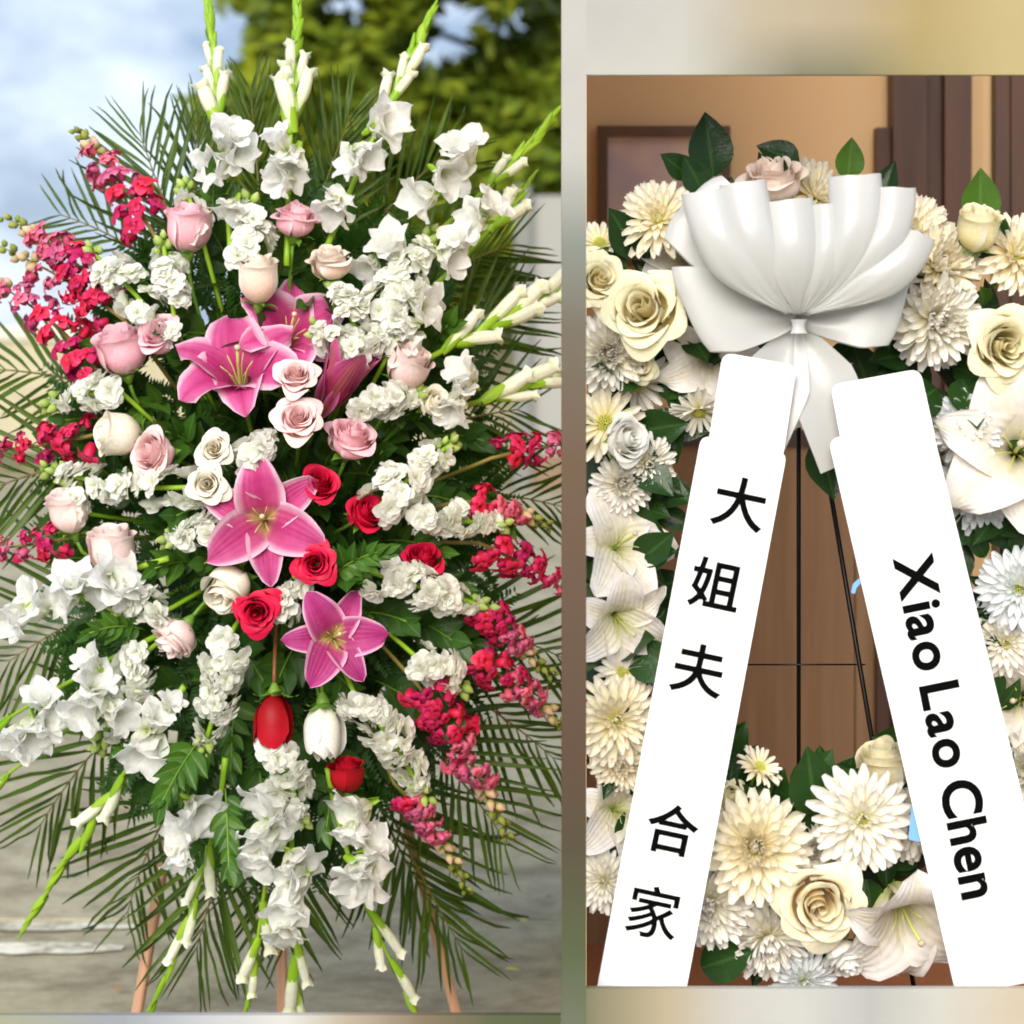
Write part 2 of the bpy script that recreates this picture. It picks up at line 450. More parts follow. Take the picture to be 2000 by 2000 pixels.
def tepal(L, wmax, th0, th1, cup, ruf, seed, power=1.0, tipsharp=1.0):
    rnd = random.Random(seed)
    ph = rnd.uniform(0, 6.28)
    n = 40
    pts = [(0.03, 0.0)]
    for i in range(n):
        t = (i + 0.5) / n
        th = radians(th0 + (th1 - th0) * t ** power)
        pts.append((pts[-1][0] + sin(th) * L / n, pts[-1][1] + cos(th) * L / n))
    def fn(s, t):
        f = t * n; i = min(n - 1, int(f)); k = f - i
        r = pts[i][0] * (1 - k) + pts[i + 1][0] * k; z = pts[i][1] * (1 - k) + pts[i + 1][1] * k
        th = radians(th0 + (th1 - th0) * t ** power)
        wd = wmax * (0.16 + 0.84 * sin(pi * (0.06 + 0.94 * t) ** 0.85) ** 0.8) * (1 if t < 0.999 else 0.25 * tipsharp)
        if t < 0.12: wd *= 0.5 + 0.5 * t / 0.12
        off = cup * (s * s - 0.15) * sin(pi * min(1, t + 0.1)) + ruf * (abs(s) ** 2.2) * sin(8 * t + ph + 1.5 * s) * min(1, t * 2.5)
        off += ruf * 0.45 * abs(s) ** 4 * sin(19 * t + ph * 2 + 3 * s)
        # a ridge down the middle
        off += -0.012 * max(0, 1 - abs(s) * 5) * (1 - t)
        return (s * wd, r - cos(th) * off, z + sin(th) * off)
    return fn

def make_lily(name, L, w_in, w_out, th0, th1, cup, ruf, nv=12, nu=8, power=1.0, seed=0):
    out = []
    for k in range(6):
        inner = k % 2 == 0
        g = G().grid(nu, nv, tepal(L * (1 if inner else 0.98), w_in if inner else w_out, th0, th1 + random.Random(seed + k).uniform(-10, 12), cup, ruf, seed + k * 3 + 1, power))
        Mx = Matrix.Rotation(k * pi / 3, 4, 'Z') @ TR((0, 0, 0 if inner else -0.055))
        out.append((g.build(name), Mx))
    return out
LILY = {
    'open': make_lily('lily_petal', 1.20, 0.40, 0.30, 24, 114, 0.12, 0.06, power=0.9, seed=1),
    'trumpet': make_lily('lily_petal', 1.32, 0.46, 0.36, 10, 120, 0.14, 0.08, power=1.5, seed=20),
    'half': make_lily('lily_petal', 1.45, 0.26, 0.20, 14, 22, 0.16, 0.02, power=1.3, seed=40),
}
GLAD = [make_lily('floret_petal', 1.12, 0.40, 0.36, 6, a, 0.11, 0.075, nv=13, nu=9, power=1.25, seed=60 + i) for i, a in enumerate((78, 100, 62))]

def stock_floret(seed, n=13):
    rnd = random.Random(seed)
    g = G()
    for i in range(n):
        f = i / n
        el = radians(10 + 72 * f + rnd.uniform(-8, 8)); az = i * 2.4 + rnd.uniform(-.3, .3)
        L = 1.0 - 0.42 * f + rnd.uniform(-.08, .08); wd = 0.44 + rnd.uniform(-.05, .05); ph = rnd.uniform(0, 6)
        M = Matrix.Rotation(az, 4, 'Z') @ Matrix.Rotation(-el, 4, 'Y')
        def fn(s, t, L=L, wd=wd, ph=ph):
            ww = wd * (0.18 + 0.82 * sin(pi / 2 * min(1, t * 1.25))) * (1 if t < 0.9 else 0.75)
            return (L * t * (1 - 0.10 * s * s), s * ww, -0.30 * t * t + 0.08 * sin(3.0 * s + ph) * t + 0.10 * s * s * t)
        g.grid(5, 4, fn, M)
    return g.build('stock_floret')
STOCK = [stock_floret(i, n) for i, n in enumerate((10, 9, 11, 8))]

def bud_mesh(name, L=1.0, r=0.3, mats=None):
    g = G()
    def fn(s, t):
        a = (s + 1) * pi
        rr = r * sin(pi * min(1, 0.1 + 0.9 * t ** 0.8)) ** 0.8 + 0.02
        return (rr * cos(a), rr * sin(a), L * t)
    g.grid(7, 6, fn, wrap=True)
    return g.build(name)
BUD = bud_mesh('bud', 1.0, 0.36)

def snap_floret(seed):
    rnd = random.Random(seed)
    g = G()
    def tube(s, t):
        a = (s + 1) * pi
        r = 0.16 + 0.16 * sin(pi * (0.15 + 0.7 * t))
        return (r * cos(a), r * sin(a) * 0.85, 0.75 * t)
    g.grid(8, 4, tube, wrap=True)
    for az, el, L, wd in ((60, 30, 0.78, 0.38), (120, 30, 0.78, 0.38), (-90, -10, 0.72, 0.36), (-28, -4, 0.62, 0.33), (-152, -4, 0.62, 0.33), (-60, 40, 0.4, 0.28), (-120, 40, 0.4, 0.28)):
        ph = rnd.uniform(0, 6)
        M = TR((0, 0, 0.66)) @ Matrix.Rotation(radians(az + rnd.uniform(-8, 8)), 4, 'Z') @ Matrix.Rotation(radians(-el + rnd.uniform(-8, 8)), 4, 'Y')
        def fn(s, t, L=L, wd=wd, ph=ph):
            ww = wd * (0.5 + 0.5 * sin(pi / 2 * min(1, t * 1.3))) * (1 if t < 0.9 else 0.7)
            return (0.06 + L * t * (1 - 0.12 * s * s), s * ww, 0.16 * sin(pi * t) - 0.16 * t * t + 0.07 * sin(3 * s + ph) * t)
        g.grid(5, 5, fn, M)
    return g.build('snapdragon_floret')
SNAP = [snap_floret(i + 90) for i in range(3)]

def glad_bud(green):
    g = G()
    def body(s, t):
        a = (s + 1) * pi
        r = (0.05 + 0.085 * sin(pi * (0.12 + 0.72 * t))) * (1.0 - 0.45 * t if green else 0.75 + 0.75 * t)
        if t > 0.99 and green: r *= 0.55
        return (r * cos(a), r * sin(a) + 0.05 * sin(pi * t), 1.0 * t)
    g.grid(8, 7, body, mat=0 if green else 1, wrap=True)
    if not green:
        # frilled mouth of the opening bud
        def lip(s, t):
            a = (s + 1) * pi
            r = 0.118 + 0.075 * t + 0.045 * sin(5 * a) * t
            return (r * cos(a), r * sin(a) + 0.02, 0.93 + 0.17 * t + 0.05 * sin(3 * a) * t)
        g.grid(12, 3, lip, mat=1, wrap=True)
    # sheath wrapped round the lower part
    for sg, ln in ((0, 0.80), (pi, 0.62)):
        def sh(s, t, sg=sg, ln=ln):
            a = sg + pi / 2 + s * 1.5 * (1 - t ** 2.2)
            r = 0.07 + 0.085 * sin(pi * (0.1 + 0.7 * t))
            return (r * cos(a), r * sin(a) + 0.03, -0.05 + ln * t)
        g.grid(5, 6, sh, mat=0)
    return g.build('gladiolus_bud', [MAT['glad_green'], MAT['glad_bud']])
GBUD_G, GBUD_W = glad_bud(True), glad_bud(False)
def glad_bract():
    def sh(s, t):
        a = pi / 2 + s * 1.6 * (1 - t ** 2)
        r = 0.06 + 0.08 * sin(pi * 0.8 * t)
        return (r * cos(a), r * sin(a), -0.32 + 0.62 * t)
    return G().grid(6, 6, sh).build('bract')
BRACT = glad_bract()

def leaf_mesh(name, wd=0.26, fold=0.10, droop=0.25, point=1.0, nu=4, nv=7):
    def fn(s, t):
        ww = wd * sin(pi * (0.02 + 0.98 * t) ** 0.8) ** 0.9 + 0.004
        return (s * ww, t, fold * abs(s) * sin(pi * t) - droop * t * t + 0.03 * sin(9 * t) * abs(s))
    return G().grid(nu, nv, fn).build(name)
LEAF = leaf_mesh('leaf')
LEAF_W = leaf_mesh('leaf', 0.36, 0.08, 0.18)
LEAFLET = [leaf_mesh('leaflet', 0.028, 0.02, d, nu=2, nv=6) for d in (0.05, 0.16, 0.28)]
FERN_LEAF = leaf_mesh('leaf', 0.17, 0.05, 0.15, nu=2, nv=4)

def mum_petal(wd, curl):
    def fn(s, t):
        ww = wd * (0.42 + 0.58 * sin(pi / 2 * min(1, t * 1.4))) * (1 if t < 0.85 else 1 - 0.55 * ((t - 0.85) / 0.15) ** 1.5)
        return (s * ww, t, 0.34 * wd * s * s * 3 * (0.4 + t * 0.6) + curl * t * t)
    return G().grid(4, 6, fn).build('chrysanthemum_petal')
MUMP = [mum_petal(0.115, c) for c in (-0.10, 0.10, 0.34)]
def disc_mesh():
    g = G()
    rnd = random.Random(5)
    for i in range(60):
        f = i / 60; r = 0.98 * sqrt(f); a = i * 2.4
        z = 0.45 * (1 - r * r)
        g.tube([(r * cos(a), r * sin(a), z - 0.2), (r * cos(a) * 1.03, r * sin(a) * 1.03, z + 0.12), (r * cos(a) * 1.04, r * sin(a) * 1.04, z + 0.2)], [0.09, 0.105, 0.04], 5)
    return g.build('flower_disc')
DISC = disc_mesh()

# ------------------------------------------------------------------ builders for flowers
CORE = P(560, 1060, 4.02)

def spray_depth(px, py, lift=0.0):
    r2 = ((px - 560) / 640) ** 2 + ((py - 1040) / 1050) ** 2
    return 3.99 - 0.24 * max(0.0, 1 - r2) - lift

def stem_to(th, M, p0, p1, p2, r0, r1, mat, name='stem', n=8):
    inv = M.inverted()
    pts = bez(p0, p1, p2, n)
    sc = inv.to_scale()[0]
    g = G().tube([inv @ p for p in pts], [(r0 + (r1 - r0) * i / n) * sc for i in range(n + 1)], 6)
    me = g.build(name)
    return obj(name, me, th, mat)

def rose(px, py, wpx, kind, colour, face, label, group, D=None, name='rose', stem=True, leaves=2, cat='rose', hfac=1.0, core=None, stem_mat='stem'):
    D = D if D else spray_depth(px, py, 0.03)
    ax = img_dir(*face)
    meshes, hh = ROSE[kind]
    wid = {'bud': 1.52, 'tight': 1.25, 'open': 1.88, 'half': 1.78}[kind]
    sc = S(wpx, D) / wid
    c = P(px, py, D)
    base = c - ax * (hh * 0.5 * sc * hfac)
    spin = random.uniform(0, 6.28)
    M = TR(base) @ look(ax, spin) @ SCL((sc, sc, sc * hfac))
    th = empty(name, M, label, cat, group)
    for me in meshes:
        o = obj('petal', me, th, MAT[colour])
        o.matrix_basis = Matrix.Rotation(random.uniform(-.18, .18), 4, 'Z') @ Matrix.Rotation(random.uniform(-.09, .09), 4, 'X') @ Matrix.Rotation(random.uniform(-.06, .06), 4, 'Y') @ SCL((random.uniform(0.95, 1.05), random.uniform(0.95, 1.05), random.uniform(0.93, 1.04)))
    obj('hip', HIP, th, MAT['sepal'])
    for i in range(5):
        obj('sepal', SEPAL, th, MAT['sepal'], Matrix.Rotation(i * 2 * pi / 5 + random.uniform(-.2, .2), 4, 'Z') @ TR((0, 0, -0.02)) @ Matrix.Rotation(random.uniform(-.5, .1), 4, 'X'))
    if stem:
        e = core or CORE
        far = base.lerp(e, 0.75)
        mid = base - ax * 0.10
        stem_to(th, M, base - ax * (0.28 * sc), mid, far, 0.0032, 0.0036, MAT[stem_mat])
        inv = M.inverted(); isc = inv.to_scale()[0]
        for k in range(leaves):
            q = bez(base, mid, far, 8)[2 + k * 2]
            d = (Vector((random.uniform(-1, 1), random.uniform(-0.6, 0.1), random.uniform(-0.7, 0.9)))).normalized()
            L = random.uniform(0.05, 0.075)
            Mw = TR(q) @ d.to_track_quat('Y', 'Z').to_matrix().to_4x4() @ SCL(L)
            obj('leaf', LEAF_W, th, MAT['leaf'] if k % 2 else MAT['leaf2'], inv @ Mw)
    return th

def pistil_mesh(L):
    g = G().tube([(0, 0, 0), (0.0, 0.01, L * 0.3), (0.02, 0.02, L * 0.7), (0.05, 0.04, L)], [0.035, 0.026, 0.02, 0.022], 6)
    return g.build('pistil')
PISTIL = pistil_mesh(0.85)
def stigma_mesh():
    return G().tube([(0.05, 0.04, 0.83), (0.052, 0.042, 0.86), (0.055, 0.044, 0.89), (0.057, 0.045, 0.91)], [0.02, 0.045, 0.045, 0.02], 7).build('stigma')
STIGMA = stigma_mesh()
def filament_mesh():
    return G().tube([(0, 0.02, 0), (0, 0.06, 0.25), (0, 0.13, 0.48), (0, 0.22, 0.62)], [0.014, 0.012, 0.010, 0.006], 5).build('filament')
FILAMENT = filament_mesh()

def lily(px, py, wpx, kind, colour, face, label, group, D=None, spin=0.0, stamens=True, core=None, name='lily', off=0.5):
    D = D if D else spray_depth(px, py, 0.05)
    ax = img_dir(*face)
    sc = S(wpx, D) / {'open': 1.95, 'trumpet': 1.9, 'half': 1.15}[kind]
    c = P(px, py, D)
    base = c - ax * sc * off
    M = TR(base) @ look(ax, spin) @ SCL(sc)
    th = empty(name, M, label, 'lily', group)
    for me, Mx in LILY[kind]:
        obj('petal', me, th, MAT[colour], Mx @ Matrix.Rotation(random.uniform(-.07, .03), 4, 'X'))
    if stamens:
        pi_ = obj('pistil', PISTIL, th, MAT['pistil'])
        obj('stigma', STIGMA, pi_, MAT['stigma'])
        for k in range(6):
            obj('filament', FILAMENT, th, MAT['pistil'], Matrix.Rotation(k * pi / 3 + 0.5, 4, 'Z'))
    e = core or CORE
    stem_to(th, M, base + ax * 0.01 * sc, base - ax * 0.08, base.lerp(e, 0.7), 0.0045, 0.0045, MAT['stem'])
    return th

def spike_curve(base, tip, bend, D0, D1, n=20):
    bx, by = base; tx, ty = tip
    mx_, my_ = (bx + tx) / 2 + bend[0], (by + ty) / 2 + bend[1]
    return bez(P(bx, by, D0), P(mx_, my_, (D0 + D1) / 2 - 0.02), P(tx, ty, D1), n)

def along(pts, f):
    k = max(0.0, min(0.9999, f)) * (len(pts) - 1); i = int(k); u = k - i
    p = pts[i].lerp(pts[i + 1], u)
    d = (pts[min(i + 1, len(pts) - 1)] - pts[max(0, i - 1)] if u < 0.5 and i > 0 else pts[i + 1] - pts[i]).normalized()
    return p, d

def gladiolus(base, tip, bend, florets, buds, label, D0=None, D1=None, sidefirst=1):
    D0 = D0 or spray_depth(*base); D1 = D1 or spray_depth(*tip)
    pts = spike_curve(base, tip, bend, D0, D1)
    org = pts[0]
    th = empty('gladiolus', TR(org), label, 'gladiolus', 'white gladiolus spikes of the standing spray')
    g = G().tube([p - org for p in pts], [0.0055 - 0.004 * i / 20 for i in range(21)], 7)
    obj('stem', g.build('stem'), th, MAT['glad_green'])
    for (px, py, size, ang, tow) in florets:
        c = P(px, py, min(D0, D1) - 0.035)
        a = radians(ang)
        ax = img_dir(cos(a), sin(a), tow)
        sc = S(size, D0) / 1.42
        Mf = TR(c - ax * 0.55 * sc - org) @ look(ax, random.uniform(0, 6)) @ SCL((sc * random.uniform(.93, 1.05), sc * random.uniform(.93, 1.05), sc))
        fo = obj('floret', BRACT, th, MAT['glad_green'], Mf)
        for me, Mx in random.choice(GLAD):
            obj('petal', me, fo, MAT['white'], Mx @ Matrix.Rotation(random.uniform(-.2, .14), 4, 'X') @ Matrix.Rotation(random.uniform(-.12, .12), 4, 'Y'))
    f0, f1, n, s0, s1, nw = buds
    low = tip[1] > base[1]
    n = int(n * 0.85) if low else n + 1
    nw = int(nw * 0.7) if low else nw
    for i in range(n):
        u = i / max(1, n - 1); f = f0 + (f1 - f0) * min(1.0, max(0.0, u + random.uniform(-.3, .3) / n))
        p, d = along(pts, f)
        side = (1 if i % 2 else -1) * sidefirst
        perp = Vector((d.z, 0, -d.x)) * side
        ax = (d * (1.15 + 0.9 * u) + perp * ((0.30 if low else 0.36) - 0.24 * u + random.uniform(-.10, .10)) + Vector((0, -0.16, 0))).normalized()
        sc = S(s0 + (s1 - s0) * u, D0) * random.uniform(0.85, 1.2)
        me = GBUD_W if i < nw else GBUD_G
        q = ax.to_track_quat('Z', 'Y').to_matrix().to_4x4()
        fat = random.uniform(0.72, 1.02) * (0.78 if low else 1.0)
        obj('bud', me, th, None, TR(p - org) @ q @ Matrix.Rotation(random.uniform(0, 6), 4, 'Z') @ SCL((sc * fat, sc * fat, sc)))
    return th

def stock(base, tip, wpx, n, label, bend=(0, 0), greens=8, lift=0.02, size=None, D=None):
    D0 = D or spray_depth(*base, lift); D1 = D or spray_depth(*tip, lift)
    pts = spike_curve(base, tip, bend, D0, D1, 12)
    org = pts[0]
    th = empty('stock_flower', TR(org), label, 'stock', 'white stock spikes of the standing spray')
    back = pts[0].lerp(CORE, 0.45)
    allp = [back - org] + [p - org for p in pts]
    obj('stem', G().tube(allp, 0.0042, 6).build('stem'), th, MAT['glad_green'])
    fs = S((size or 34) * 1.28, D0); n = int(n * 0.78)
    for i in range(n):
        k = i // 4
        nk = max(1, (n + 3) // 4)
        f = min(1.0, max(0.0, (k + 0.5) / nk + random.gauss(0, 0.30 / nk + 0.02)))
        p, d = along(pts, f * 0.90)
        a = k * 2.399 + random.gauss(0, .42)
        e1 = d.orthogonal().normalized(); e2 = d.cross(e1)
        rad = (e1 * cos(a) + e2 * sin(a))
        if rad.y > 0.5: rad = -rad
        R = S(wpx, D0) / 2 * (1 - 0.42 * f ** 3) - fs * 0.35
        ax = (rad + d * (0.15 + 0.5 * f)).normalized()
        sc = fs * random.uniform(0.50, 0.78) * (1 - 0.25 * f ** 3)
        obj('floret', random.choice(STOCK), th, MAT['stock'], TR(p - org + rad * max(0.004, R * random.uniform(0.55, 1.12))) @ look((ax + Vector((random.gauss(0,.25), random.gauss(0,.25), random.gauss(0,.25)))).normalized(), random.uniform(0, 6)) @ SCL(sc))
    for i in range(greens):
        f = 0.84 + 0.16 * i / max(1, greens - 1)
        p, d = along(pts, f)
        a = i * 2.4
        e1 = d.orthogonal().normalized(); e2 = d.cross(e1)
        rad = e1 * cos(a) + e2 * sin(a)
        ax = (rad * 0.7 + d).normalized()
        sc = fs * random.uniform(0.42, 0.6)
        obj('bud', BUD, th, MAT['stock_green'], TR(p - org + rad * fs * 0.25 * (1 - i / greens * 0.6)) @ look(ax, 0) @ SCL(sc))
    return th

def snapdragon(base, tip, wpx, n, label, bend=(0, 0), f0=0.12, fpink=0.6, fend=0.72, nb=12, size=42, D=None, dark=0.0, cols=('snap', 'snap_pink')):
    D0 = D or spray_depth(*base, 0.0); D1 = D or spray_depth(*tip, 0.0)
    pts = spike_curve(base, tip, bend, D0, D1, 14)
    org = pts[0]
    th = empty('snapdragon', TR(org), label, 'snapdragon', 'crimson snapdragons of the standing spray')
    back = pts[0].lerp(CORE, 0.35)
    obj('stem', G().tube([back - org] + [p - org for p in pts], [0.0036] * 8 + [0.0028 - 0.0003 * i for i in range(8)], 6).build('stem'), th, MAT['stem_brown'])
    fs = S(size, D0); n = int(n * 0.74)
    for i in range(n):
        u = (i + 0.5) / n
        f = f0 + (fend - f0) * u
        p, d = along(pts, f)
        a = i * 2.399 + random.uniform(-.35, .35)
        e1 = d.orthogonal().normalized(); e2 = d.cross(e1)
        rad = (e1 * cos(a) + e2 * sin(a))
        if rad.y > 0.45: rad = -rad
        ax = (rad + d * (0.25 + 0.7 * u)).normalized()
        sc = fs * (0.70 - 0.22 * u) * random.uniform(0.7, 1.25)
        R = max(0.0, (S(wpx, D0) / 2 - fs * 0.55)) * (1 - 0.35 * u) * random.uniform(.6, 1.0)
        m = MAT[cols[1]] if u > fpink + random.uniform(-.12, .12) else MAT[cols[0]]
        obj('floret', random.choice(SNAP), th, m, TR(p - org + rad * R) @ look(ax, random.uniform(0, 6)) @ SCL(sc))
    for i in range(nb):
        u = i / max(1, nb - 1)
        f = fend - 0.02 + (1.0 - fend + 0.02) * u
        p, d = along(pts, f)
        a = i * 2.4
        e1 = d.orthogonal().normalized(); e2 = d.cross(e1)
        rad = e1 * cos(a) + e2 * sin(a)
        ax = (rad * 0.8 + d).normalized()
        sc = fs * (0.60 - 0.28 * u)
        obj('bud', BUD, th, MAT['snap_bud'] if u < 0.45 else MAT['snap_green'], TR(p - org + rad * 0.004) @ look(ax, 0) @ SCL(sc))
    return th

def frond(base, tip, bend, L, label, n=24, D0=4.02, D1=4.06, ang=(52, 24), start=0.12, tilt=0.0, sag=0.0, mat='palm'):
    pts = spike_curve(base, tip, bend, D0, D1, 20)
    org = pts[0]
    th = empty('palm_frond', TR(org), label, 'palm frond', 'palm fronds of the standing spray')
    obj('rachis', G().tube([p - org for p in pts], [0.004 - 0.003 * i / 20 for i in range(21)], 5).build('rachis'), th, MAT['rachis'])
    Lm = S(L, D0)
    for i in range(n):
        f = start + (1 - start) * (i / (n - 1)) ** 0.92
        p, d = along(pts, f)
        for sd in (-1, 1):
            a = radians(ang[0] + (ang[1] - ang[0]) * f + random.uniform(-4, 4)) * sd
            dd = Quaternion((0, 1, 0), a + tilt) @ d
            dd = (dd + Vector((0, random.uniform(-.16, .10), -sag))).normalized()
            nrm = Vector((random.uniform(-.5, .5), -1, random.uniform(-.5, .5)))
            x = dd.cross(nrm).normalized(); z = x.cross(dd)
            ll = Lm * (0.55 + 0.45 * sin(pi * min(1, 0.18 + 0.75 * f))) * (1 - 0.25 * f ** 4) * random.uniform(0.88, 1.06)
            R = Matrix((x, dd, z)).transposed().to_4x4()
            obj('leaflet', random.choice(LEAFLET), th, MAT[mat], TR(p - org) @ R @ SCL((ll * random.uniform(.85, 1.15) * (130 / L) ** 0.5, ll, ll)))
    return th

def sprig(p, d, L, label, group, n=9, mat='leaf', mesh_=None, cat='leaf sprig', spread=0.42, name='leaf_sprig'):
    d = Vector(d).normalized()
    th = empty(name, TR(p), label, cat, group)
    c = bez((0, 0, 0), d * L * 0.5 + Vector((0, 0, 0.01)), d * L + Vector((0, -0.005, -0.012)), 8)
    obj('stem', G().tube(c, 0.0016, 5).build('stem'), th, MAT['stem'])
    for i in range(n):
        f = 0.15 + 0.85 * i / (n - 1)
        q, dd = along(c, f)
        sd = 1 if i % 2 else -1
        side = dd.cross(Vector((random.uniform(-.3, .3), -1, random.uniform(-.3, .3)))).normalized() * sd
        v = (dd * (0.55 + f * 0.7) + side * (1.1 - f * 0.8) + Vector((0, random.uniform(-.3, .2), random.uniform(-.15, .15)))).normalized()
        z = Vector((random.uniform(-.4, .4), -1, random.uniform(0, .6)))
        x = v.cross(z).normalized(); z = x.cross(v)
        R = Matrix((x, v, z)).transposed().to_4x4()
        obj('leaf', mesh_ or LEAF, th, MAT[mat], TR(q) @ R @ SCL(L * spread * random.uniform(.75, 1.15) * (1.1 - 0.4 * f)))
    return th
# ================================================================== SETTING OUTDOORS
def concrete():
    m, n, bs, out = nmat('weathered_concrete')
    a = noise(n, 1.3, 5); b = noise(n, 26, 4); c = noise(n, 5, 5, rough=0.7)
    c1 = ramp(n, a, [(0.3, (0.33, 0.295, 0.185)), (0.7, (0.44, 0.40, 0.28))])
    c2 = ramp(n, c, [(0.36, (0.62, 0.60, 0.56)), (0.55, (1, 1, 1))])
    c3 = ramp(n, b, [(0.3, (0.85, 0.85, 0.83)), (0.7, (1.05, 1.05, 1.05))])
    col = mixc(n, 1.0, mixc(n, 1.0, c1, c2, 'MULTIPLY'), c3, 'MULTIPLY')
    n.links.new(col, bs.inputs['Base Color'])
    bs.inputs['Roughness'].default_value = 0.85
    bump(n, bs, b, 0.4, 0.004)
    return m
CONC = concrete()
DIRT = plain('joint_dirt', (0.09, 0.085, 0.06), 0.95, var=0.4, scale=9)
g = G(); g.grid(1, 1, lambda s, t: (s * 400, -30 + t * 900, -0.022))
ground = obj('ground', g.build('ground', [DIRT], False))
tagp(ground, 'bare ground under the concrete slabs', kind='structure')
pave = bpy.data.objects.new('pavement', None); COL.objects.link(pave)
tagp(pave, 'grey concrete pavement of large slabs behind the standing spray', kind='structure')
SX, SY = 3.0, 4.4
def slab_mesh():
    g = G()
    e = 0.006; bv = 0.006
    x0, x1, y0, y1 = e, SX - e, e, SY - e
    lo = [(x0, y0, -0.021), (x1, y0, -0.021), (x1, y1, -0.021), (x0, y1, -0.021)]
    mi = [(x0, y0, -bv), (x1, y0, -bv), (x1, y1, -bv), (x0, y1, -bv)]
    hi = [(x0 + bv, y0 + bv, 0), (x1 - bv, y0 + bv, 0), (x1 - bv, y1 - bv, 0), (x0 + bv, y1 - bv, 0)]
    v = lo + mi + hi
    f = [(8, 9, 10, 11)]
    for a in (0, 4):
        for i in range(4):
            f.append((a + i, a + (i + 1) % 4, a + 4 + (i + 1) % 4, a + 4 + i))
    return mesh('slab', v, f, None, [CONC], None, False)
SLAB = slab_mesh()
for iy in range(-2, 5):
    for ix in range(-4, 4):
        obj('slab', SLAB, pave, None, TR((ix * SX + 0.9, 5.22 + iy * SY, random.uniform(-.001, .001))))

# patchy sunlight streaks along the slab joint, laid on as pale colour
def streak_mat():
    m, n, bs, out = nmat('painted_sunlight')
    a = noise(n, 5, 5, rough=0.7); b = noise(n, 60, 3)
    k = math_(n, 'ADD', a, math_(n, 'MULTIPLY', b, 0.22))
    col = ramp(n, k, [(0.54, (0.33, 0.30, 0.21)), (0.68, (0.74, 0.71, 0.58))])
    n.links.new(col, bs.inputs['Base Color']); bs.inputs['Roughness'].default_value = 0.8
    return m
STREAK = streak_mat()
def ground_at(px, py): 
    D = H * F / (py - HOR); return Vector(((px - 1000) * D / F, D, 0))
def sun_streak(x0, x1, ya, yb, name, label):
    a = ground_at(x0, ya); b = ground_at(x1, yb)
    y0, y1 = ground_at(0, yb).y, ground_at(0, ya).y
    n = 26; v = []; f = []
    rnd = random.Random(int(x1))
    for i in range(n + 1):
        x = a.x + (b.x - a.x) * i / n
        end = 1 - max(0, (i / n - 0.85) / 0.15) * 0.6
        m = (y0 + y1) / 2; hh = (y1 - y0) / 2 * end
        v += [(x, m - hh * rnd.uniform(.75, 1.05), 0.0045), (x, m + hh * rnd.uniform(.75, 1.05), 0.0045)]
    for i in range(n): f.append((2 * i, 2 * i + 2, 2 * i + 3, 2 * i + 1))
    o = obj(name, mesh(name, v, f, None, [STREAK], None, False))
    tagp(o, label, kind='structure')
sun_streak(-500, 262, 1802, 1822, 'sunlight_streak', 'pale streak painted as sunlight beyond the slab joint')
sun_streak(-500, 232, 1842, 1868, 'sunlight_streak', 'pale streak painted as sunlight on the near side of the slab joint')

# low garden wall far left
WALLB = plain('beige_render', (0.50, 0.45, 0.30), 0.9, var=0.2, scale=2, bmp=0.2)
WALLC = plain('pale_coping', (0.66, 0.63, 0.54), 0.85, var=0.15, scale=3)
gw = empty('garden_wall', TR((0, 25, 0)), 'long low beige garden wall far behind the spray', 'wall')
obj('wall_face', G().box((-30, 0, -0.02), (1.2, 0.25, 1.28)).build('wall_face', [WALLB], False), gw)
for i in range(16):
    obj('coping', G().box((-30 + i * 1.95, -0.05, 1.28), (-30 + i * 1.95 + 1.94, 0.30, 1.42)).build('coping', [WALLC], False), gw)
VERGE = plain('dry_verge', (0.20, 0.19, 0.09), 0.95, var=0.4, scale=4)
o = obj('verge', G().box((-30, 22.2, -0.02), (6, 25, 0.09)).build('verge', [VERGE], False)); tagp(o, 'dry grassy verge along the foot of the garden wall', kind='structure')

# pale building at the right
BW = plain('white_building_render', (0.31, 0.305, 0.28), 0.85, var=0.08, scale=1.5)
BP = plain('brown_plinth', (0.22, 0.15, 0.09), 0.85, var=0.2, scale=3)
BG = plain('dark_window_glass', (0.05, 0.06, 0.07), 0.08)
b = empty('building', TR((0.0, 20, 0)), 'low pale rendered building with a brown plinth at the right edge of the view outdoors', 'building')
obj('wall', G().box((0.16, 0, 0.30), (9, 3, 2.52)).build('wall', [BW], False), b)
obj('plinth', G().box((0.10, -0.10, 0), (9.1, 3, 0.30)).build('plinth', [BP], False), b)
obj('shadow_edge', G().box((0.02, -0.14, 0.0), (0.16, 0.3, 2.6)).build('shadow_edge', [plain('grey_shadow_edge', (0.19, 0.195, 0.18), 0.85, var=0.1)], False), b)  # shadow along the wall's edge, put in as a darker grey strip
for i in range(3):
    wn = obj('window', G().box((1.2 + i * 2.3, -0.03, 1.0), (2.6 + i * 2.3, 0.05, 2.2)).build('window', [plain('window_frame_white', (0.7, 0.7, 0.68), 0.6)], False), b)
    obj('pane', G().box((1.28 + i * 2.3, -0.045, 1.08), (2.52 + i * 2.3, -0.032, 2.12)).build('pane', [BG], False), wn)

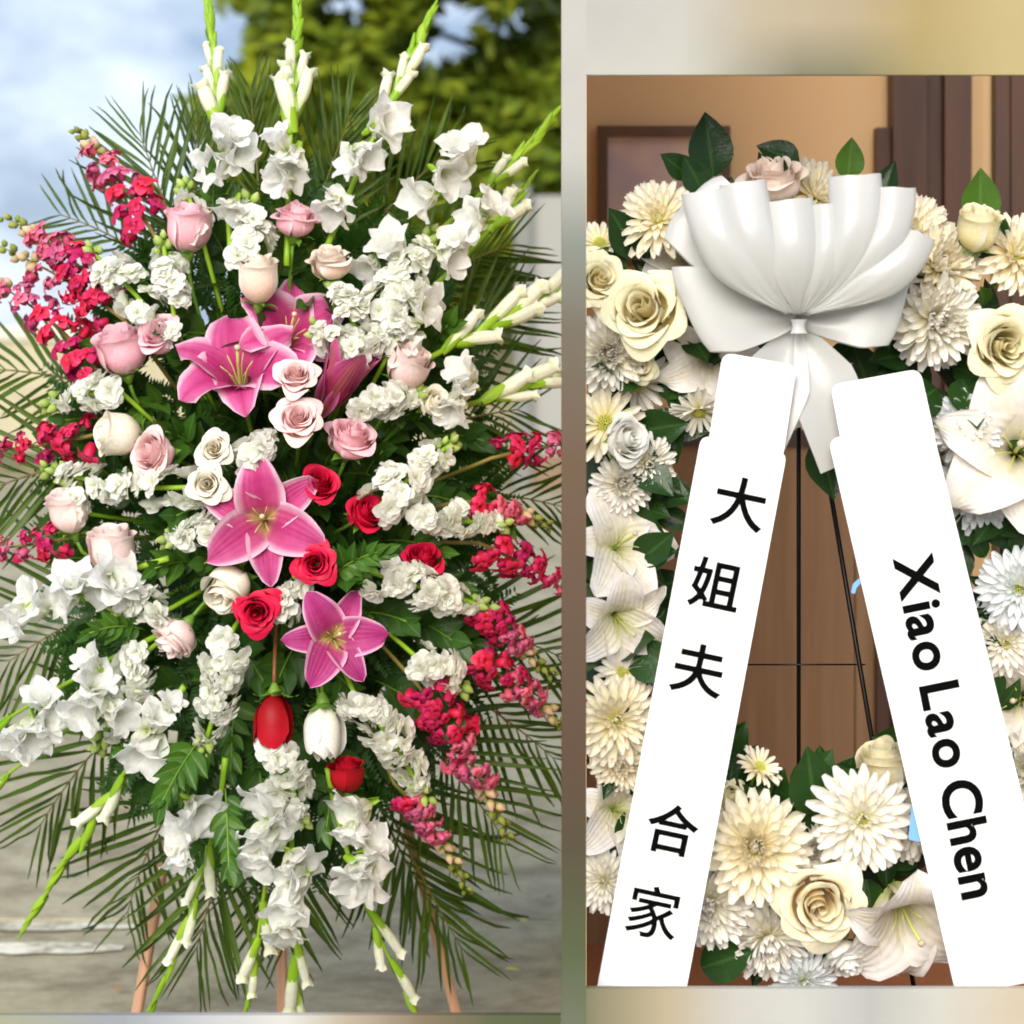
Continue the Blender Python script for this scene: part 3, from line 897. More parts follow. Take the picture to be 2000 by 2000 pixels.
# tree with a yellow-green crown
BARK = plain('dark_bark', (0.045, 0.030, 0.020), 0.95, var=0.5, scale=14, bmp=0.6)
TLEAF = leaf_mat('yellow_green_tree_leaf', (0.05, 0.075, 0.005), (0.26, 0.24, 0.012), transl=0.35, rough=0.5)
def tree_leaf_mat():
    m, n, bs, out = nmat('sunlit_tree_leaf')
    nz_ = noise(n, 1.6, 3); n2 = noise(n, 9, 2)
    k = math_(n, 'ADD', math_(n, 'MULTIPLY', nz_, 0.7), math_(n, 'MULTIPLY', n2, 0.3))
    c = ramp(n, k, [(0.34, (0.03, 0.065, 0.006)), (0.47, (0.13, 0.19, 0.012)), (0.62, (0.36, 0.40, 0.022))])
    n.links.new(c, bs.inputs['Base Color']); bs.inputs['Roughness'].default_value = 0.5
    tr = n.nodes.new('ShaderNodeBsdfTranslucent'); n.links.new(c, tr.inputs[0])
    ms = n.nodes.new('ShaderNodeMixShader'); ms.inputs[0].default_value = 0.3
    n.links.new(bs.outputs[0], ms.inputs[1]); n.links.new(tr.outputs[0], ms.inputs[2]); n.links.new(ms.outputs[0], out.inputs[0])
    return m
TL = tree_leaf_mat()
TD = 24.0
tb = P(1062, 660, TD); tb.z = 0
tree = empty('tree', TR(tb), 'large leafy yellow-green tree with a dark trunk behind the spray', 'tree')
tr_pts = [Vector((0, 0, -0.05)), Vector((0.02, 0, 1.2)), Vector((-0.03, 0, 2.8)), Vector((-0.02, 0.05, 4.3)), Vector((-0.15, 0.1, 6.6)), Vector((-0.2, 0.1, 9.4))]
obj('trunk', G().tube(tr_pts, [0.24, 0.19, 0.16, 0.14, 0.10, 0.04], 10).build('trunk', [BARK]), tree)
rnd = random.Random(3)
blobs = []
for _ in range(110):
    px = rnd.uniform(430, 1250); py = rnd.uniform(-1300, 520)
    lim = 330 + max(0, (430 - px)) * 0
    if py > 300 and px < 620: continue
    if py > 420 and px > 1010: continue
    blobs.append((px, py, rnd.uniform(13.6, 17.2), rnd.uniform(0.42, 0.85)))
blobs += [(520, 60, 14.6, .5), (470, 210, 14.8, .42), (600, 300, 15.2, .6), (640, 160, 15, .6), (760, 250, 14.6, .6), (560, 430, 15.4, .5), (700, 440, 15.5, .7), (860, 360, 14.8, .6), (980, 300, 15.2, .6), (960, 480, 15.4, .5), (1040, 180, 14.5, .45), (720, 90, 15, .45), (960, 40, 14.8, .45), (1010, 130, 15.1, .4), (900, 470, 15.6, .6), (800, 560, 15.8, .5), (990, 590, 15.6, .25)]
blobs = [(px, py, D * 1.6, r * 1.6) for (px, py, D, r) in blobs]
for k, (px, py, D, r) in enumerate(blobs):
    if k % 6 == 0:
        c = P(px, py, D) - tb
        z0 = max(2.6, min(c.z - 0.8, 6.5))
        p0 = Vector((-0.03, 0.03, z0))
        obj('limb', G().tube(bez(p0, (p0 + c) / 2 + Vector((0, 0, -0.1)), c, 6), [0.05, 0.045, 0.04, 0.033, 0.026, 0.02, 0.012], 6).build('limb', [BARK]), tree)
gaps = [(885, 60, 66, 80), (835, 112, 42, 36), (700, 18, 46, 44), (452, 75, 60, 66), (410, 120, 70, 80), (1000, 45, 40, 42), (640, 20, 26, 30)]
cv = []; cf = []
for (px, py, D, r) in blobs:
    c = P(px, py, D)
    n = int(640 * r * r / 0.92)
    for _ in range(n):
        d = Vector((rnd.gauss(0, 1), rnd.gauss(0, 1), rnd.gauss(0, 1))).normalized()
        p = c + Vector((d.x, d.y, d.z * 0.75)) * r * rnd.uniform(0.35, 1.0) ** 0.6
        q = p; x2 = 1000 + q.x * F / q.y; y2 = HOR - (q.z - H) * F / q.y
        if any(((x2 - gx) / gw_) ** 2 + ((y2 - gy) / gh) ** 2 < 1 for gx, gy, gw_, gh in gaps): continue
        if x2 < 395 + 30 * sin(y2 / 37): continue
        a = Vector((rnd.gauss(0, 1), rnd.gauss(0, 1), rnd.gauss(0, .6))).normalized(); bb = a.orthogonal().normalized() * 0.5
        L = rnd.uniform(0.16, 0.32)
        i = len(cv)
        o_ = p - tb
        cv += [o_, o_ + (a * 0.5 + bb * 0.55) * L, o_ + a * L, o_ + (a * 0.5 - bb * 0.55) * L]
        cf.append((i, i + 1, i + 2, i + 3))
obj('crown', mesh('crown', cv, cf, None, [TL], None, False), tree)

# fallen leaves on the pavement
FL = [(945, 1683, 18, 'yellow', 'small yellow fallen leaf on the concrete right of the lowest palm frond tips'),
      (1016, 1806, 18, 'yellow', 'pale yellow fallen leaf on the concrete just beyond the slab joint at the right'),
      (985, 1905, 26, 'yellow', 'bright yellow fallen leaf lying nearest the bottom right of the pavement'),
      (1080, 1762, 16, 'brown', 'brown fallen leaf on the concrete close to the partition edge'),
      (240, 1590, 14, 'orange', 'tiny orange fallen leaf below the left drooping gladiolus'),
      (180, 1690, 15, 'orange', 'orange fallen leaf on the grey concrete at far left above the painted sunlight streaks'),
      (225, 1945, 24, 'orange', 'orange fallen leaf at the bottom left of the pavement'),
      (410, 1835, 14, 'brown', 'small brown fallen leaf behind the left easel leg')]
FM = {'yellow': plain('yellow_leaf', (0.62, 0.58, 0.12), 0.6, var=0.3, scale=80), 'orange': plain('orange_leaf', (0.55, 0.26, 0.08), 0.6, var=0.4, scale=80), 'brown': plain('brown_leaf', (0.24, 0.14, 0.06), 0.7, var=0.4, scale=80)}
for (px, py, wpx, c, lab) in FL:
    p = ground_at(px, py); L = S(wpx, p.y) * 1.15
    o = obj('fallen_leaf', LEAF_W, None, FM[c], TR(p + Vector((0, 0, 0.012))) @ Matrix.Rotation(random.uniform(0, 6), 4, 'Z') @ Matrix.Rotation(0.12, 4, 'X') @ SCL(L))
    tagp(o, lab, 'leaf', 'fallen leaves on the pavement')

# ================================================================== STANDING SPRAY
def wood_mat(name, c0, c1, sc=(40, 40, 3)):
    m, n, bs, out = nmat(name)
    t = n.nodes.new('ShaderNodeTexCoord'); mp_ = n.nodes.new('ShaderNodeMapping'); mp_.inputs['Scale'].default_value = sc
    n.links.new(t.outputs['Object'], mp_.inputs[0])
    z = n.nodes.new('ShaderNodeTexNoise'); z.inputs['Scale'].default_value = 1.5; z.inputs['Detail'].default_value = 5
    n.links.new(mp_.outputs[0], z.inputs['Vector'])
    n.links.new(ramp(n, z.outputs['Fac'], [(0.3, c0), (0.7, c1)]), bs.inputs['Base Color'])
    bs.inputs['Roughness'].default_value = 0.55
    bump(n, bs, z.outputs['Fac'], 0.15, 0.001)
    return m
WOOD = wood_mat('pinkish_easel_wood', (0.42, 0.22, 0.13), (0.60, 0.36, 0.23))
def bar(p0, p1, wx, wy, org, name, parent, mat):
    d = (p1 - p0); L = d.length
    R = d.to_track_quat('Z', 'Y').to_matrix().to_4x4()
    M = TR(p0 - org) @ R
    b = 0.003
    g = G()
    ring = [(-wx, -wy + b), (-wx + b, -wy), (wx - b, -wy), (wx, -wy + b), (wx, wy - b), (wx - b, wy), (-wx + b, wy), (-wx, wy - b)]
    v = [(x, y, z) for z in (0, L) for x, y in ring]
    f = [tuple(range(7, -1, -1)), tuple(range(8, 16))] + [(i, (i + 1) % 8, 8 + (i + 1) % 8, 8 + i) for i in range(8)]
    return obj(name, mesh(name, v, f, None, None, None, False), parent, mat, M)
ez = empty('easel', TR(P(560, 2160, 4.0) * 1.0), 'pinkish wooden tripod easel carrying the standing spray', 'easel')
ez.matrix_basis = TR((P(560, 2160, 4.0).x, 4.05, 0)); eo = ez.matrix_basis.to_translation()
def foot(px, D): v = P(px, 1000, D); v.z = 0.0; return v
apex = P(545, 640, 4.12)
bar(foot(256, 4.28), P(516, 560, 4.22), 0.010, 0.009, eo, 'leg', ez, WOOD)
bar(foot(910, 4.26), P(520, 560, 4.22), 0.0105, 0.009, eo, 'leg', ez, WOOD)
bar(foot(552, 4.42), P(536, 560, 4.30), 0.0095, 0.009, eo, 'leg', ez, WOOD)
bar(P(360, 1520, 4.27), P(780, 1520, 4.27), 0.010, 0.012, eo, 'crossbar', ez, WOOD)

fm = empty('floral_foam_cage', TR(P(560, 1060, 4.03)), 'dark wet foam block hidden behind the leaves in the middle of the spray', 'foam block')
g = G()
def blob(s, t):
    a = (s + 1) * pi; b_ = (t - 0.5) * pi
    k = 1 + 0.06 * sin(5 * a) * cos(3 * b_)
    return (0.21 * cos(a) * cos(b_) * k, 0.05 * sin(a) * cos(b_) * k, 0.40 * sin(b_) * k)
g.grid(20, 12, blob, wrap=True)
obj('foam', g.build('foam', [MAT['foam']]), fm)

# dense fern filling behind the flowers
rnd = random.Random(8)
fv = []; ff = []
for _ in range(1000):
    while True:
        x, y = rnd.uniform(-1, 1), rnd.uniform(-1, 1)
        if x * x + y * y < 1: break
    rr = sqrt(x * x + y * y)
    px, py = 545 + x * 400, 1030 + y * 640
    D = 4.03 - 0.13 * (1 - rr * rr) + rnd.uniform(-0.03, 0.05)
    p = P(px, py, D)
    d = Vector((x + rnd.gauss(0, .4), rnd.uniform(-.8, .1), -y + rnd.gauss(0, .4))).normalized()
    L = rnd.uniform(0.06, 0.11)
    sd = d.cross(Vector((rnd.uniform(-.3, .3), -1, rnd.uniform(-.3, .3)))).normalized()
    nn = sd.cross(d)
    for i in range(11):
        f = (i + 1) / 12
        q = p + d * L * f
        for s_ in (-1, 1):
            v = (sd * s_ + d * 0.6 + nn * rnd.uniform(-.3, .3)).normalized()
            l2 = L * 0.42 * (1 - f * 0.75)
            wv = d * l2 * 0.20
            k = len(fv)
            fv += [q, q + v * l2 * 0.45 + wv, q + v * l2, q + v * l2 * 0.5 - wv]
            ff.append((k, k + 1, k + 2, k + 3))
fo = obj('fern_filler', mesh('fern_filler', fv, ff, None, [MAT['fern']], None, False))
tagp(fo, 'dense dark fern leaves filling the gaps behind the flowers of the standing spray', 'fern', kind='stuff')

# palm fronds
FR = [
 ((420, 640), (275, 265), (-20, -30), 225, 'palm frond rising behind the upper left snapdragons against the sky', 26, (58, 20)),
 ((400, 560), (385, 230), (-20, -20), 190, 'narrow palm frond standing upright beside the leftmost tall gladiolus', 22, (40, 14)),
 ((420, 620), (120, 420), (10, -50), 205, 'palm frond spreading up and left under the topmost snapdragon', 24, (60, 30)),
 ((330, 800), (-60, 720), (0, -40), 230, 'palm frond pointing left over the beige wall', 22, (55, 25)),
 ((330, 900), (-80, 985), (-10, -60), 270, 'palm frond sweeping left beside the pale pink rose at the edge', 24, (52, 25)),
 ((400, 1130), (20, 1290), (-20, -40), 300, 'palm frond with crossing leaflets at middle left', 26, (62, 30)),
 ((420, 1280), (80, 1610), (-50, -40), 290, 'palm frond hanging at lower left behind the drooping gladiolus', 26, (55, 20)),
 ((480, 1400), (250, 1780), (-60, -30), 270, 'palm frond with long leaflets above the left easel leg', 26, (62, 22)),
 ((500, 1450), (385, 1850), (-10, 20), 270, 'palm frond hanging straight down left of the centre gladiolus', 26, (50, 18)),
 ((560, 1450), (560, 1830), (0, 0), 240, 'palm frond hanging behind the two lowest gladioli', 24, (50, 22)),
 ((680, 1400), (900, 1850), (-10, 20), 270, 'palm frond with brown midrib drooping at the lower right', 28, (58, 18)),
 ((690, 1420), (850, 1780), (-30, 10), 250, 'palm frond hanging over the right easel leg', 24, (52, 20)),
 ((700, 1330), (985, 1640), (30, -20), 250, 'palm frond under the large crimson snapdragon at lower right', 24, (58, 24)),
 ((700, 1250), (1080, 1480), (30, -30), 270, 'palm frond reaching right below the lower snapdragons', 26, (55, 25)),
 ((700, 1180), (1130, 1300), (20, -40), 250, 'palm frond reaching right between the two middle right snapdragons', 24, (55, 28)),
 ((740, 960), (1100, 990), (10, -30), 220, 'palm frond spreading right behind the white stocks', 22, (55, 28)),
 ((730, 870), (1010, 800), (20, -20), 220, 'palm frond with loose leaflets in front of the pale building', 20, (60, 30)),
 ((720, 760), (1000, 610), (20, -20), 220, 'palm frond behind the right hand gladiolus buds', 22, (58, 28)),
 ((690, 660), (990, 480), (10, -40), 260, 'dark palm frond spreading to the right under the tree', 26, (55, 25)),
 ((620, 600), (870, 300), (-10, -40), 270, 'dark palm frond leaning right between the upper gladioli', 26, (50, 22)),
 ((570, 560), (685, 225), (0, -20), 220, 'dark palm frond upright between the tall gladioli', 26, (45, 18)),
 ((520, 560), (490, 185), (0, -20), 210, 'dark palm frond upright behind the leftmost tall gladioli', 26, (40, 16)),
]
for i, (b_, t_, bd, L, lab, n, an) in enumerate(FR):
    frond(b_, t_, bd, L, lab, int(n * 0.64), D0=4.03 + 0.012 * (i % 3), D1=4.05 + 0.05 * (i % 4) - 0.03, ang=an)

# leafy sprigs between the flowers
rnd2 = random.Random(21)
for i in range(64):
    a = i * 2.399; r = sqrt((i + 0.5) / 64)
    px, py = 540 + 350 * r * cos(a), 1020 + 560 * r * sin(a)
    p = P(px, py, spray_depth(px, py, -0.14))
    d = Vector((cos(a) * r + rnd2.gauss(0, .4), -0.75, -sin(a) * r + rnd2.gauss(0, .4) + 0.1))
    if i % 3 == 0:
        sprig(p, d, rnd2.uniform(0.10, 0.15), 'bright green leafy sprig tucked between the flowers of the standing spray', 'bright leafy sprigs of the spray', 9, 'leaf2', None)
    else:
        sprig(p, d, rnd2.uniform(0.11, 0.16), 'dark green leafy sprig tucked between the flowers of the standing spray', 'dark leafy sprigs of the spray', 8, 'leaf', LEAF_W)
for (px, py, dx, up, L, lab) in [(395, 1440, -.2, -.3, .15, 'bright parsley green sprig hanging below the lower left stock'), (440, 1540, .1, -.6, .13, 'bright parsley green sprig just above the lower left white gladiolus florets'), (330, 1470, -.5, .2, .10, 'bright green sprig at the foot of the drooping left gladiolus'), (415, 430, .1, .8, .11, 'bright green sprig right of the tall pink rose'), (285, 1230, -.4, .1, .12, 'bright green sprig left of the downturned pale pink rose'), (640, 1130, .6, .4, .14, 'variegated green sprig between the red roses and the right stocks')]:
    sprig(P(px, py, spray_depth(px, py, 0.0)), img_dir(dx, up, .5), L, lab, 'single bright sprigs of the spray', 13, 'leaf2', LEAF, spread=.34)
# one big blade leaf under the deep pink rose
bl = empty('broad_leaf', TR(P(560, 570, 3.93)), 'single broad green leaf standing below the deep pink rose', 'leaf')
obj('blade', LEAF_W, bl, MAT['leaf2'], img_dir(-0.05, 1, .35).to_track_quat('Y', 'Z').to_matrix().to_4x4() @ Matrix.Rotation(pi, 4, 'Y') @ SCL(0.125))

# gladioli: base, tip, bend, florets(px, py, size, facing angle, toward), buds(f0, f1, n, s0, s1, white ones)
gladiolus((452, 520), (402, -10), (10, 0), [(450, 262, 105, 60, .8), (418, 328, 112, 200, .9), (450, 415, 80, 250, .5), (470, 300, 90, 350, .9)], (0.50, 1.0, 10, 80, 55, 5), 'leftmost tall white gladiolus, standing against the sky')
gladiolus((560, 520), (586, -20), (-8, 0), [(562, 325, 125, 250, .8), (545, 350, 90, 200, .8), (540, 268, 85, 120, .4)], (0.48, 1.0, 10, 95, 55, 5), 'tallest white gladiolus, upright above the deep pink rose')
gladiolus((640, 480), (838, 40), (-20, 20), [(760, 238, 118, 20, .8), (715, 305, 100, 330, .7), (682, 318, 85, 160, .7), (650, 415, 95, 250, .6), (660, 385, 70, 60, .6)], (0.58, 1.0, 8, 95, 60, 4), 'white gladiolus leaning right under the tree')
gladiolus((770, 520), (1065, 248), (20, 10), [(905, 285, 115, 100, .7), (880, 345, 110, 330, .9), (818, 385, 110, 200, .8), (760, 470, 105, 110, .9), (715, 530, 90, 240, .6)], (0.58, 1.0, 8, 80, 60, 2), 'white gladiolus with a long green tip over the tree at upper right')
gladiolus((800, 600), (1032, 355), (20, 10), [(965, 392, 85, 60, .5), (920, 430, 90, 180, .8), (890, 460, 85, 120, .8), (885, 505, 95, 330, .7)], (0.62, 1.0, 7, 75, 45, 3), 'cream white gladiolus right of the long stock')
gladiolus((800, 720), (1180, 505), (10, 0), [(838, 600, 100, 0, .7), (795, 680, 90, 120, .6), (790, 640, 80, 200, .7)], (0.16, 1.0, 11, 105, 70, 8), 'gladiolus with many pointed white buds reaching the right edge')
gladiolus((840, 810), (1180, 690), (0, 20), [(905, 725, 95, 130, .7), (885, 800, 100, 250, .8), (905, 760, 80, 60, .7)], (0.30, 1.0, 9, 90, 70, 5), 'gladiolus with few white buds just below the one with many buds')
gladiolus((330, 1090), (-120, 1300), (-30, -30), [(230, 1130, 120, 30, .8), (195, 1150, 110, 250, .8), (140, 1130, 105, 110, .8), (120, 1170, 100, 200, .9), (55, 1180, 110, 160, .7), (20, 1210, 100, 220, .7), (255, 1160, 90, 300, .8)], (0.86, 1.0, 4, 80, 60, 2), 'cream white gladiolus lying left under the pale pink roses')
gladiolus((330, 1230), (-130, 1500), (-10, -20), [(165, 1385, 130, 230, .9), (190, 1330, 100, 60, .8), (170, 1290, 80, 140, .5), (235, 1395, 105, 340, .8)], (0.66, 1.0, 6, 80, 60, 1), 'white gladiolus with a thick green stem at middle left')
gladiolus((260, 1330), (-90, 1590), (0, 0), [(80, 1360, 95, 100, .8), (65, 1440, 115, 290, .9), (20, 1450, 110, 230, .7), (95, 1410, 80, 20, .8)], (0.70, 1.0, 5, 90, 70, 3), 'white gladiolus cropped by the left edge above the pavement')
gladiolus((360, 1340), (62, 1790), (10, -30), [(285, 1470, 135, 260, .9), (305, 1400, 95, 60, .6), (335, 1370, 60, 60, .6)], (0.42, 1.0, 9, 105, 75, 4), 'drooping gladiolus with a lime green tip at lower left')
gladiolus((440, 1480), (275, 2010), (60, -20), [(395, 1590, 120, 330, .9), (350, 1630, 105, 190, .9), (345, 1680, 75, 270, .7)], (0.34, 1.0, 10, 90, 75, 6), 'drooping white gladiolus in front of the left easel leg')
gladiolus((545, 1500), (470, 2040), (10, 0), [(520, 1570, 125, 220, .7), (505, 1650, 120, 240, .7), (545, 1620, 100, 320, .9), (500, 1690, 95, 250, .8)], (0.48, 1.0, 8, 90, 75, 5), 'left of the two gladioli hanging down the middle')
gladiolus((565, 1520), (585, 2060), (0, 0), [(590, 1690, 110, 330, .8), (560, 1770, 125, 260, .9), (570, 1720, 100, 200, .9), (555, 1830, 90, 270, .7)], (0.55, 1.0, 8, 105, 75, 6), 'right of the two gladioli hanging down the middle')
gladiolus((640, 1500), (862, 2060), (-70, -20), [(680, 1590, 120, 200, .6), (730, 1640, 90, 40, .6), (680, 1635, 80, 250, .6), (700, 1725, 135, 240, .8), (720, 1700, 110, 340, .8)], (0.48, 1.0, 8, 95, 75, 5), 'white gladiolus drooping beside the right easel leg')

# snapdragons
snapdragon((315, 485), (150, 255), 120, 30, 'topmost snapdragon, rosy pink and crimson against the sky', (10, -20), fpink=.45, fend=.78, nb=14, size=46)
snapdragon((230, 600), (10, 425), 110, 30, 'crimson snapdragon with a green curled tip at upper left', (20, -25), fpink=.6, fend=.72, nb=14, size=46)
snapdragon((260, 640), (-25, 470), 105, 26, 'crimson snapdragon just above the pair of pink roses', (30, -10), fpink=.6, fend=.70, nb=14, size=44)
snapdragon((195, 730), (-40, 535), 110, 36, 'deep crimson snapdragon over the beige wall at far left', (30, -20), f0=-.05, fpink=.75, fend=.80, nb=12, size=46)
snapdragon((220, 840), (-30, 880), 100, 26, 'dark red snapdragon left of the cream rose', (0, 15), fpink=.75, fend=.88, nb=6, size=46)
snapdragon((165, 1045), (-40, 1075), 80, 22, 'red snapdragon below the palest rose at the left edge', (0, 6), fpink=.6, fend=.85, nb=8, size=40)
snapdragon((960, 895), (1105, 868), 80, 20, 'snapdragon at the right edge in front of the pale building', (0, -5), f0=.1, fpink=.7, fend=.95, nb=4, size=42)
snapdragon((895, 980), (1075, 1030), 70, 20, 'snapdragon with yellow buds right of the white stocks', (0, -25), f0=.08, fpink=.5, fend=.66, nb=14, size=40)
snapdragon((935, 1060), (1120, 1165), 85, 28, 'bright red snapdragon pointing right below the yellow budded one', (10, -10), f0=.02, fpink=.7, fend=.90, nb=5, size=44)
snapdragon((935, 1180), (1080, 1320), 80, 22, 'short crimson snapdragon at the end of the long right stock', (0, 10), f0=.02, fpink=.6, fend=.52, nb=14, size=42)
snapdragon((905, 1280), (1110, 1425), 90, 30, 'red snapdragon with pale pink end right of the small round stock', (10, -20), f0=.02, fpink=.45, fend=.72, nb=12, size=44)
snapdragon((810, 1330), (995, 1640), 110, 46, 'large crimson snapdragon drooping at the lower right', (20, -10), f0=.0, fpink=.6, fend=.66, nb=18, size=48)
snapdragon((770, 1530), (915, 1745), 75, 24, 'lowest snapdragon, bright pink over the palm frond', (20, -20), f0=.08, fpink=.1, fend=.55, nb=18, size=40)

# stocks
stock((390, 450), (362, 365), 70, 9, 'small greenish stock tip behind the tall pink rose', greens=8)
stock((295, 610), (175, 490), 105, 30, 'left of the two white stocks beside the upper snapdragons', (0, -10))
stock((345, 650), (318, 470), 105, 34, 'right of the two white stocks beside the upper snapdragons')
stock((495, 500), (487, 390), 100, 24, 'white stock between the pink rose and the tall gladiolus', greens=6)
stock((745, 620), (842, 455), 110, 44, 'long white stock with a green tip leaning up to the right', (-5, 5), greens=8)
stock((700, 655), (655, 550), 90, 26, 'white stock just right of the upper lilies', greens=3)
stock((700, 690), (610, 640), 85, 18, 'white stock touching the rear pink lily', greens=2)
stock((760, 690), (770, 560), 90, 24, 'white stock under the long leaning stock', greens=3)
stock((700, 660), (770, 665), 70, 14, 'small greenish white stock above the palest right rose', greens=10)
stock((700, 785), (825, 772), 85, 26, 'white stock left of the cream rose at the right', greens=9)
stock((480, 905), (540, 850), 85, 20, 'small white stock between the cream roses and the central lily', greens=1)
stock((740, 990), (888, 862), 110, 48, 'broad white stock right of the upper red roses', (-10, 0), greens=9)
stock((810, 1000), (985, 1025), 85, 34, 'white stock below the broad one, pointing right', (0, 8), greens=8)
stock((395, 950), (85, 915), 100, 40, 'long white stock below the pink and cream roses at left', (0, 30), greens=8, size=36)
stock((230, 760), (95, 790), 75, 22, 'thin white stock between the dark red snapdragon and pink roses', (0, -5), greens=6)
stock((430, 1030), (325, 1055), 70, 18, 'greenish white stock left of the central lily', greens=6)
stock((155, 1000), (140, 940), 60, 8, 'little white stock head behind the palest left rose', greens=3)
stock((330, 1190), (225, 1190), 75, 20, 'white stock above the downturned pale pink rose', (0, -20), greens=7)
stock((290, 1270), (190, 1460), 105, 44, 'white stock between the left gladioli', (0, 0), greens=10)
stock((455, 1230), (395, 1470), 105, 46, 'white stock hanging below the lower red rose', (10, 0), greens=9)
stock((730, 1120), (958, 1190), 100, 48, 'long white stock pointing right below the half hidden red rose', (0, -5), greens=8)
stock((560, 1190), (590, 1130), 66, 12, 'tiny white stock between the red roses and the lowest lily', greens=4)
stock((815, 1285), (905, 1345), 95, 22, 'small round white stock above the large crimson snapdragon', (10, -10), greens=7)
stock((690, 1350), (832, 1560), 105, 50, 'long white stock drooping left of the large crimson snapdragon', (10, -10), greens=8)
stock((545, 1450), (590, 1605), 95, 36, 'white stock hanging under the drooping red rose', (0, 0), greens=8)

# lilies
lily(462, 712, 275, 'trumpet', 'lily', (-.05, .68, .68), 'large pink lily facing up at the upper left of the group', 'pink lilies of the standing spray', spin=0.25, off=0.6, D=3.74)
lily(570, 640, 235, 'trumpet', 'lily', (.25, .55, .75), 'pink lily behind the large one, half hidden by a pink rose', 'pink lilies of the standing spray', spin=0.9, off=0.6, D=3.80)
lily(662, 742, 160, 'half', 'lily_bud', (.42, .75, .35), 'half closed maroon lily right of the upper pink roses', 'pink lilies of the standing spray', spin=0.4, stamens=False, off=0.62, D=3.78)
lily(512, 1015, 245, 'open', 'lily', (.0, .08, 1), 'wide open pink lily with pale edges in the middle of the spray', 'pink lilies of the standing spray', spin=0.12, off=0.42, D=3.70)
lily(655, 1245, 195, 'open', 'lily_dark', (.20, .12, .9), 'magenta lily with a yellow throat, lowest of the lilies', 'pink lilies of the standing spray', spin=0.55, off=0.42, D=3.71)

# roses of the spray
RG = 'roses of the standing spray'
rose(367, 446, 84, 'bud', 'deep_pink', (.02, 1, .22), 'topmost pink rose at left, upright on a long stem', RG, leaves=3)
rose(505, 543, 76, 'bud', 'peach', (.03, 1, .18), 'tall peach and cream rosebud above the rear lily', RG, hfac=1.15)
rose(578, 428, 90, 'half', 'deep_pink', (.15, .95, .3), 'deep pink rose below the tallest gladiolus', RG)
rose(645, 512, 88, 'half', 'peach', (-.1, .9, .35), 'cream rose with flared petals under the leaning gladiolus', RG)
rose(238, 685, 88, 'bud', 'deep_pink', (-.15, .9, .35), 'left of the two pink roses below the crimson snapdragons', RG)
rose(312, 655, 92, 'half', 'deep_pink', (-.35, .5, .7), 'right of the two pink roses below the crimson snapdragons', RG)
rose(578, 735, 92, 'open', 'pink', (.05, .55, .8), 'upper of the two pink roses in front of the lilies', RG, D=3.69)
rose(582, 818, 100, 'open', 'pink', (.05, .4, .9), 'lower of the two pink roses in front of the lilies', RG, D=3.68)
rose(686, 856, 98, 'half', 'deep_pink', (.25, .75, .5), 'pink rose below the half closed lily', RG)
rose(795, 715, 82, 'bud', 'pale_pink', (.35, .8, .4), 'pale pink rose at the right below the gladiolus buds', RG)
rose(848, 786, 66, 'half', 'cream', (.5, .3, .7), 'small cream rose beside the right gladiolus', RG)
rose(232, 850, 80, 'bud', 'cream', (-.9, .1, .4), 'cream rose lying sideways next to the dark red snapdragon', RG)
rose(300, 886, 96, 'half', 'pink', (-.5, .2, .75), 'pink rose touching the sideways cream rose', RG)
rose(418, 878, 78, 'open', 'cream', (.0, .2, 1), 'upper of the two round cream roses left of the central lily', RG, D=3.72)
rose(405, 945, 84, 'open', 'cream', (.0, .1, 1), 'lower of the two round cream roses left of the central lily', RG, D=3.70)
rose(134, 998, 80, 'bud', 'pale_pink', (-.2, .95, .25), 'palest pink rose at the left edge beside the palm leaflets', RG)
rose(219, 1074, 86, 'bud', 'pale_pink', (-.1, 1, .2), 'pale pink rose above the cream white gladiolus', RG)
rose(342, 1246, 96, 'half', 'pale_pink', (-.55, -.7, .4), 'downturned pale pink rose with ruffled petals', RG)
rose(447, 1150, 80, 'bud', 'cream', (-.3, -.55, .65), 'creamy white rose above the lower left red rose', RG)
rose(503, 1197, 96, 'open', 'red', (.05, -.1, 1), 'open red rose below the central lily', RG, D=3.70)
rose(617, 1102, 90, 'open', 'red', (.0, .1, 1), 'red rose tucked right under the central lily', RG, D=3.70)
rose(625, 945, 78, 'half', 'red', (.2, .5, .8), 'upper left of the two red roses right of the central lily', RG, D=3.74)
rose(715, 1000, 82, 'half', 'red', (.5, .4, .7), 'lower right of the two red roses right of the central lily', RG, D=3.77)
rose(826, 1092, 78, 'half', 'red', (.2, .75, .6), 'red rose half hidden behind the long right stock', RG, D=3.80)
rose(536, 1412, 74, 'tight', 'dark_red', (.02, -1, .15), 'drooping dark red rose on a long reddish stem', RG, stem_mat='stem_red', leaves=0)
rose(635, 1432, 76, 'tight', 'white_rose', (.08, -1, .15), 'white rosebud hanging upside down under the lowest lily', RG, leaves=0)
rose(678, 1514, 62, 'bud', 'dark_red', (.02, .98, .2), 'small dark red rose, lowest rose of the spray', RG)

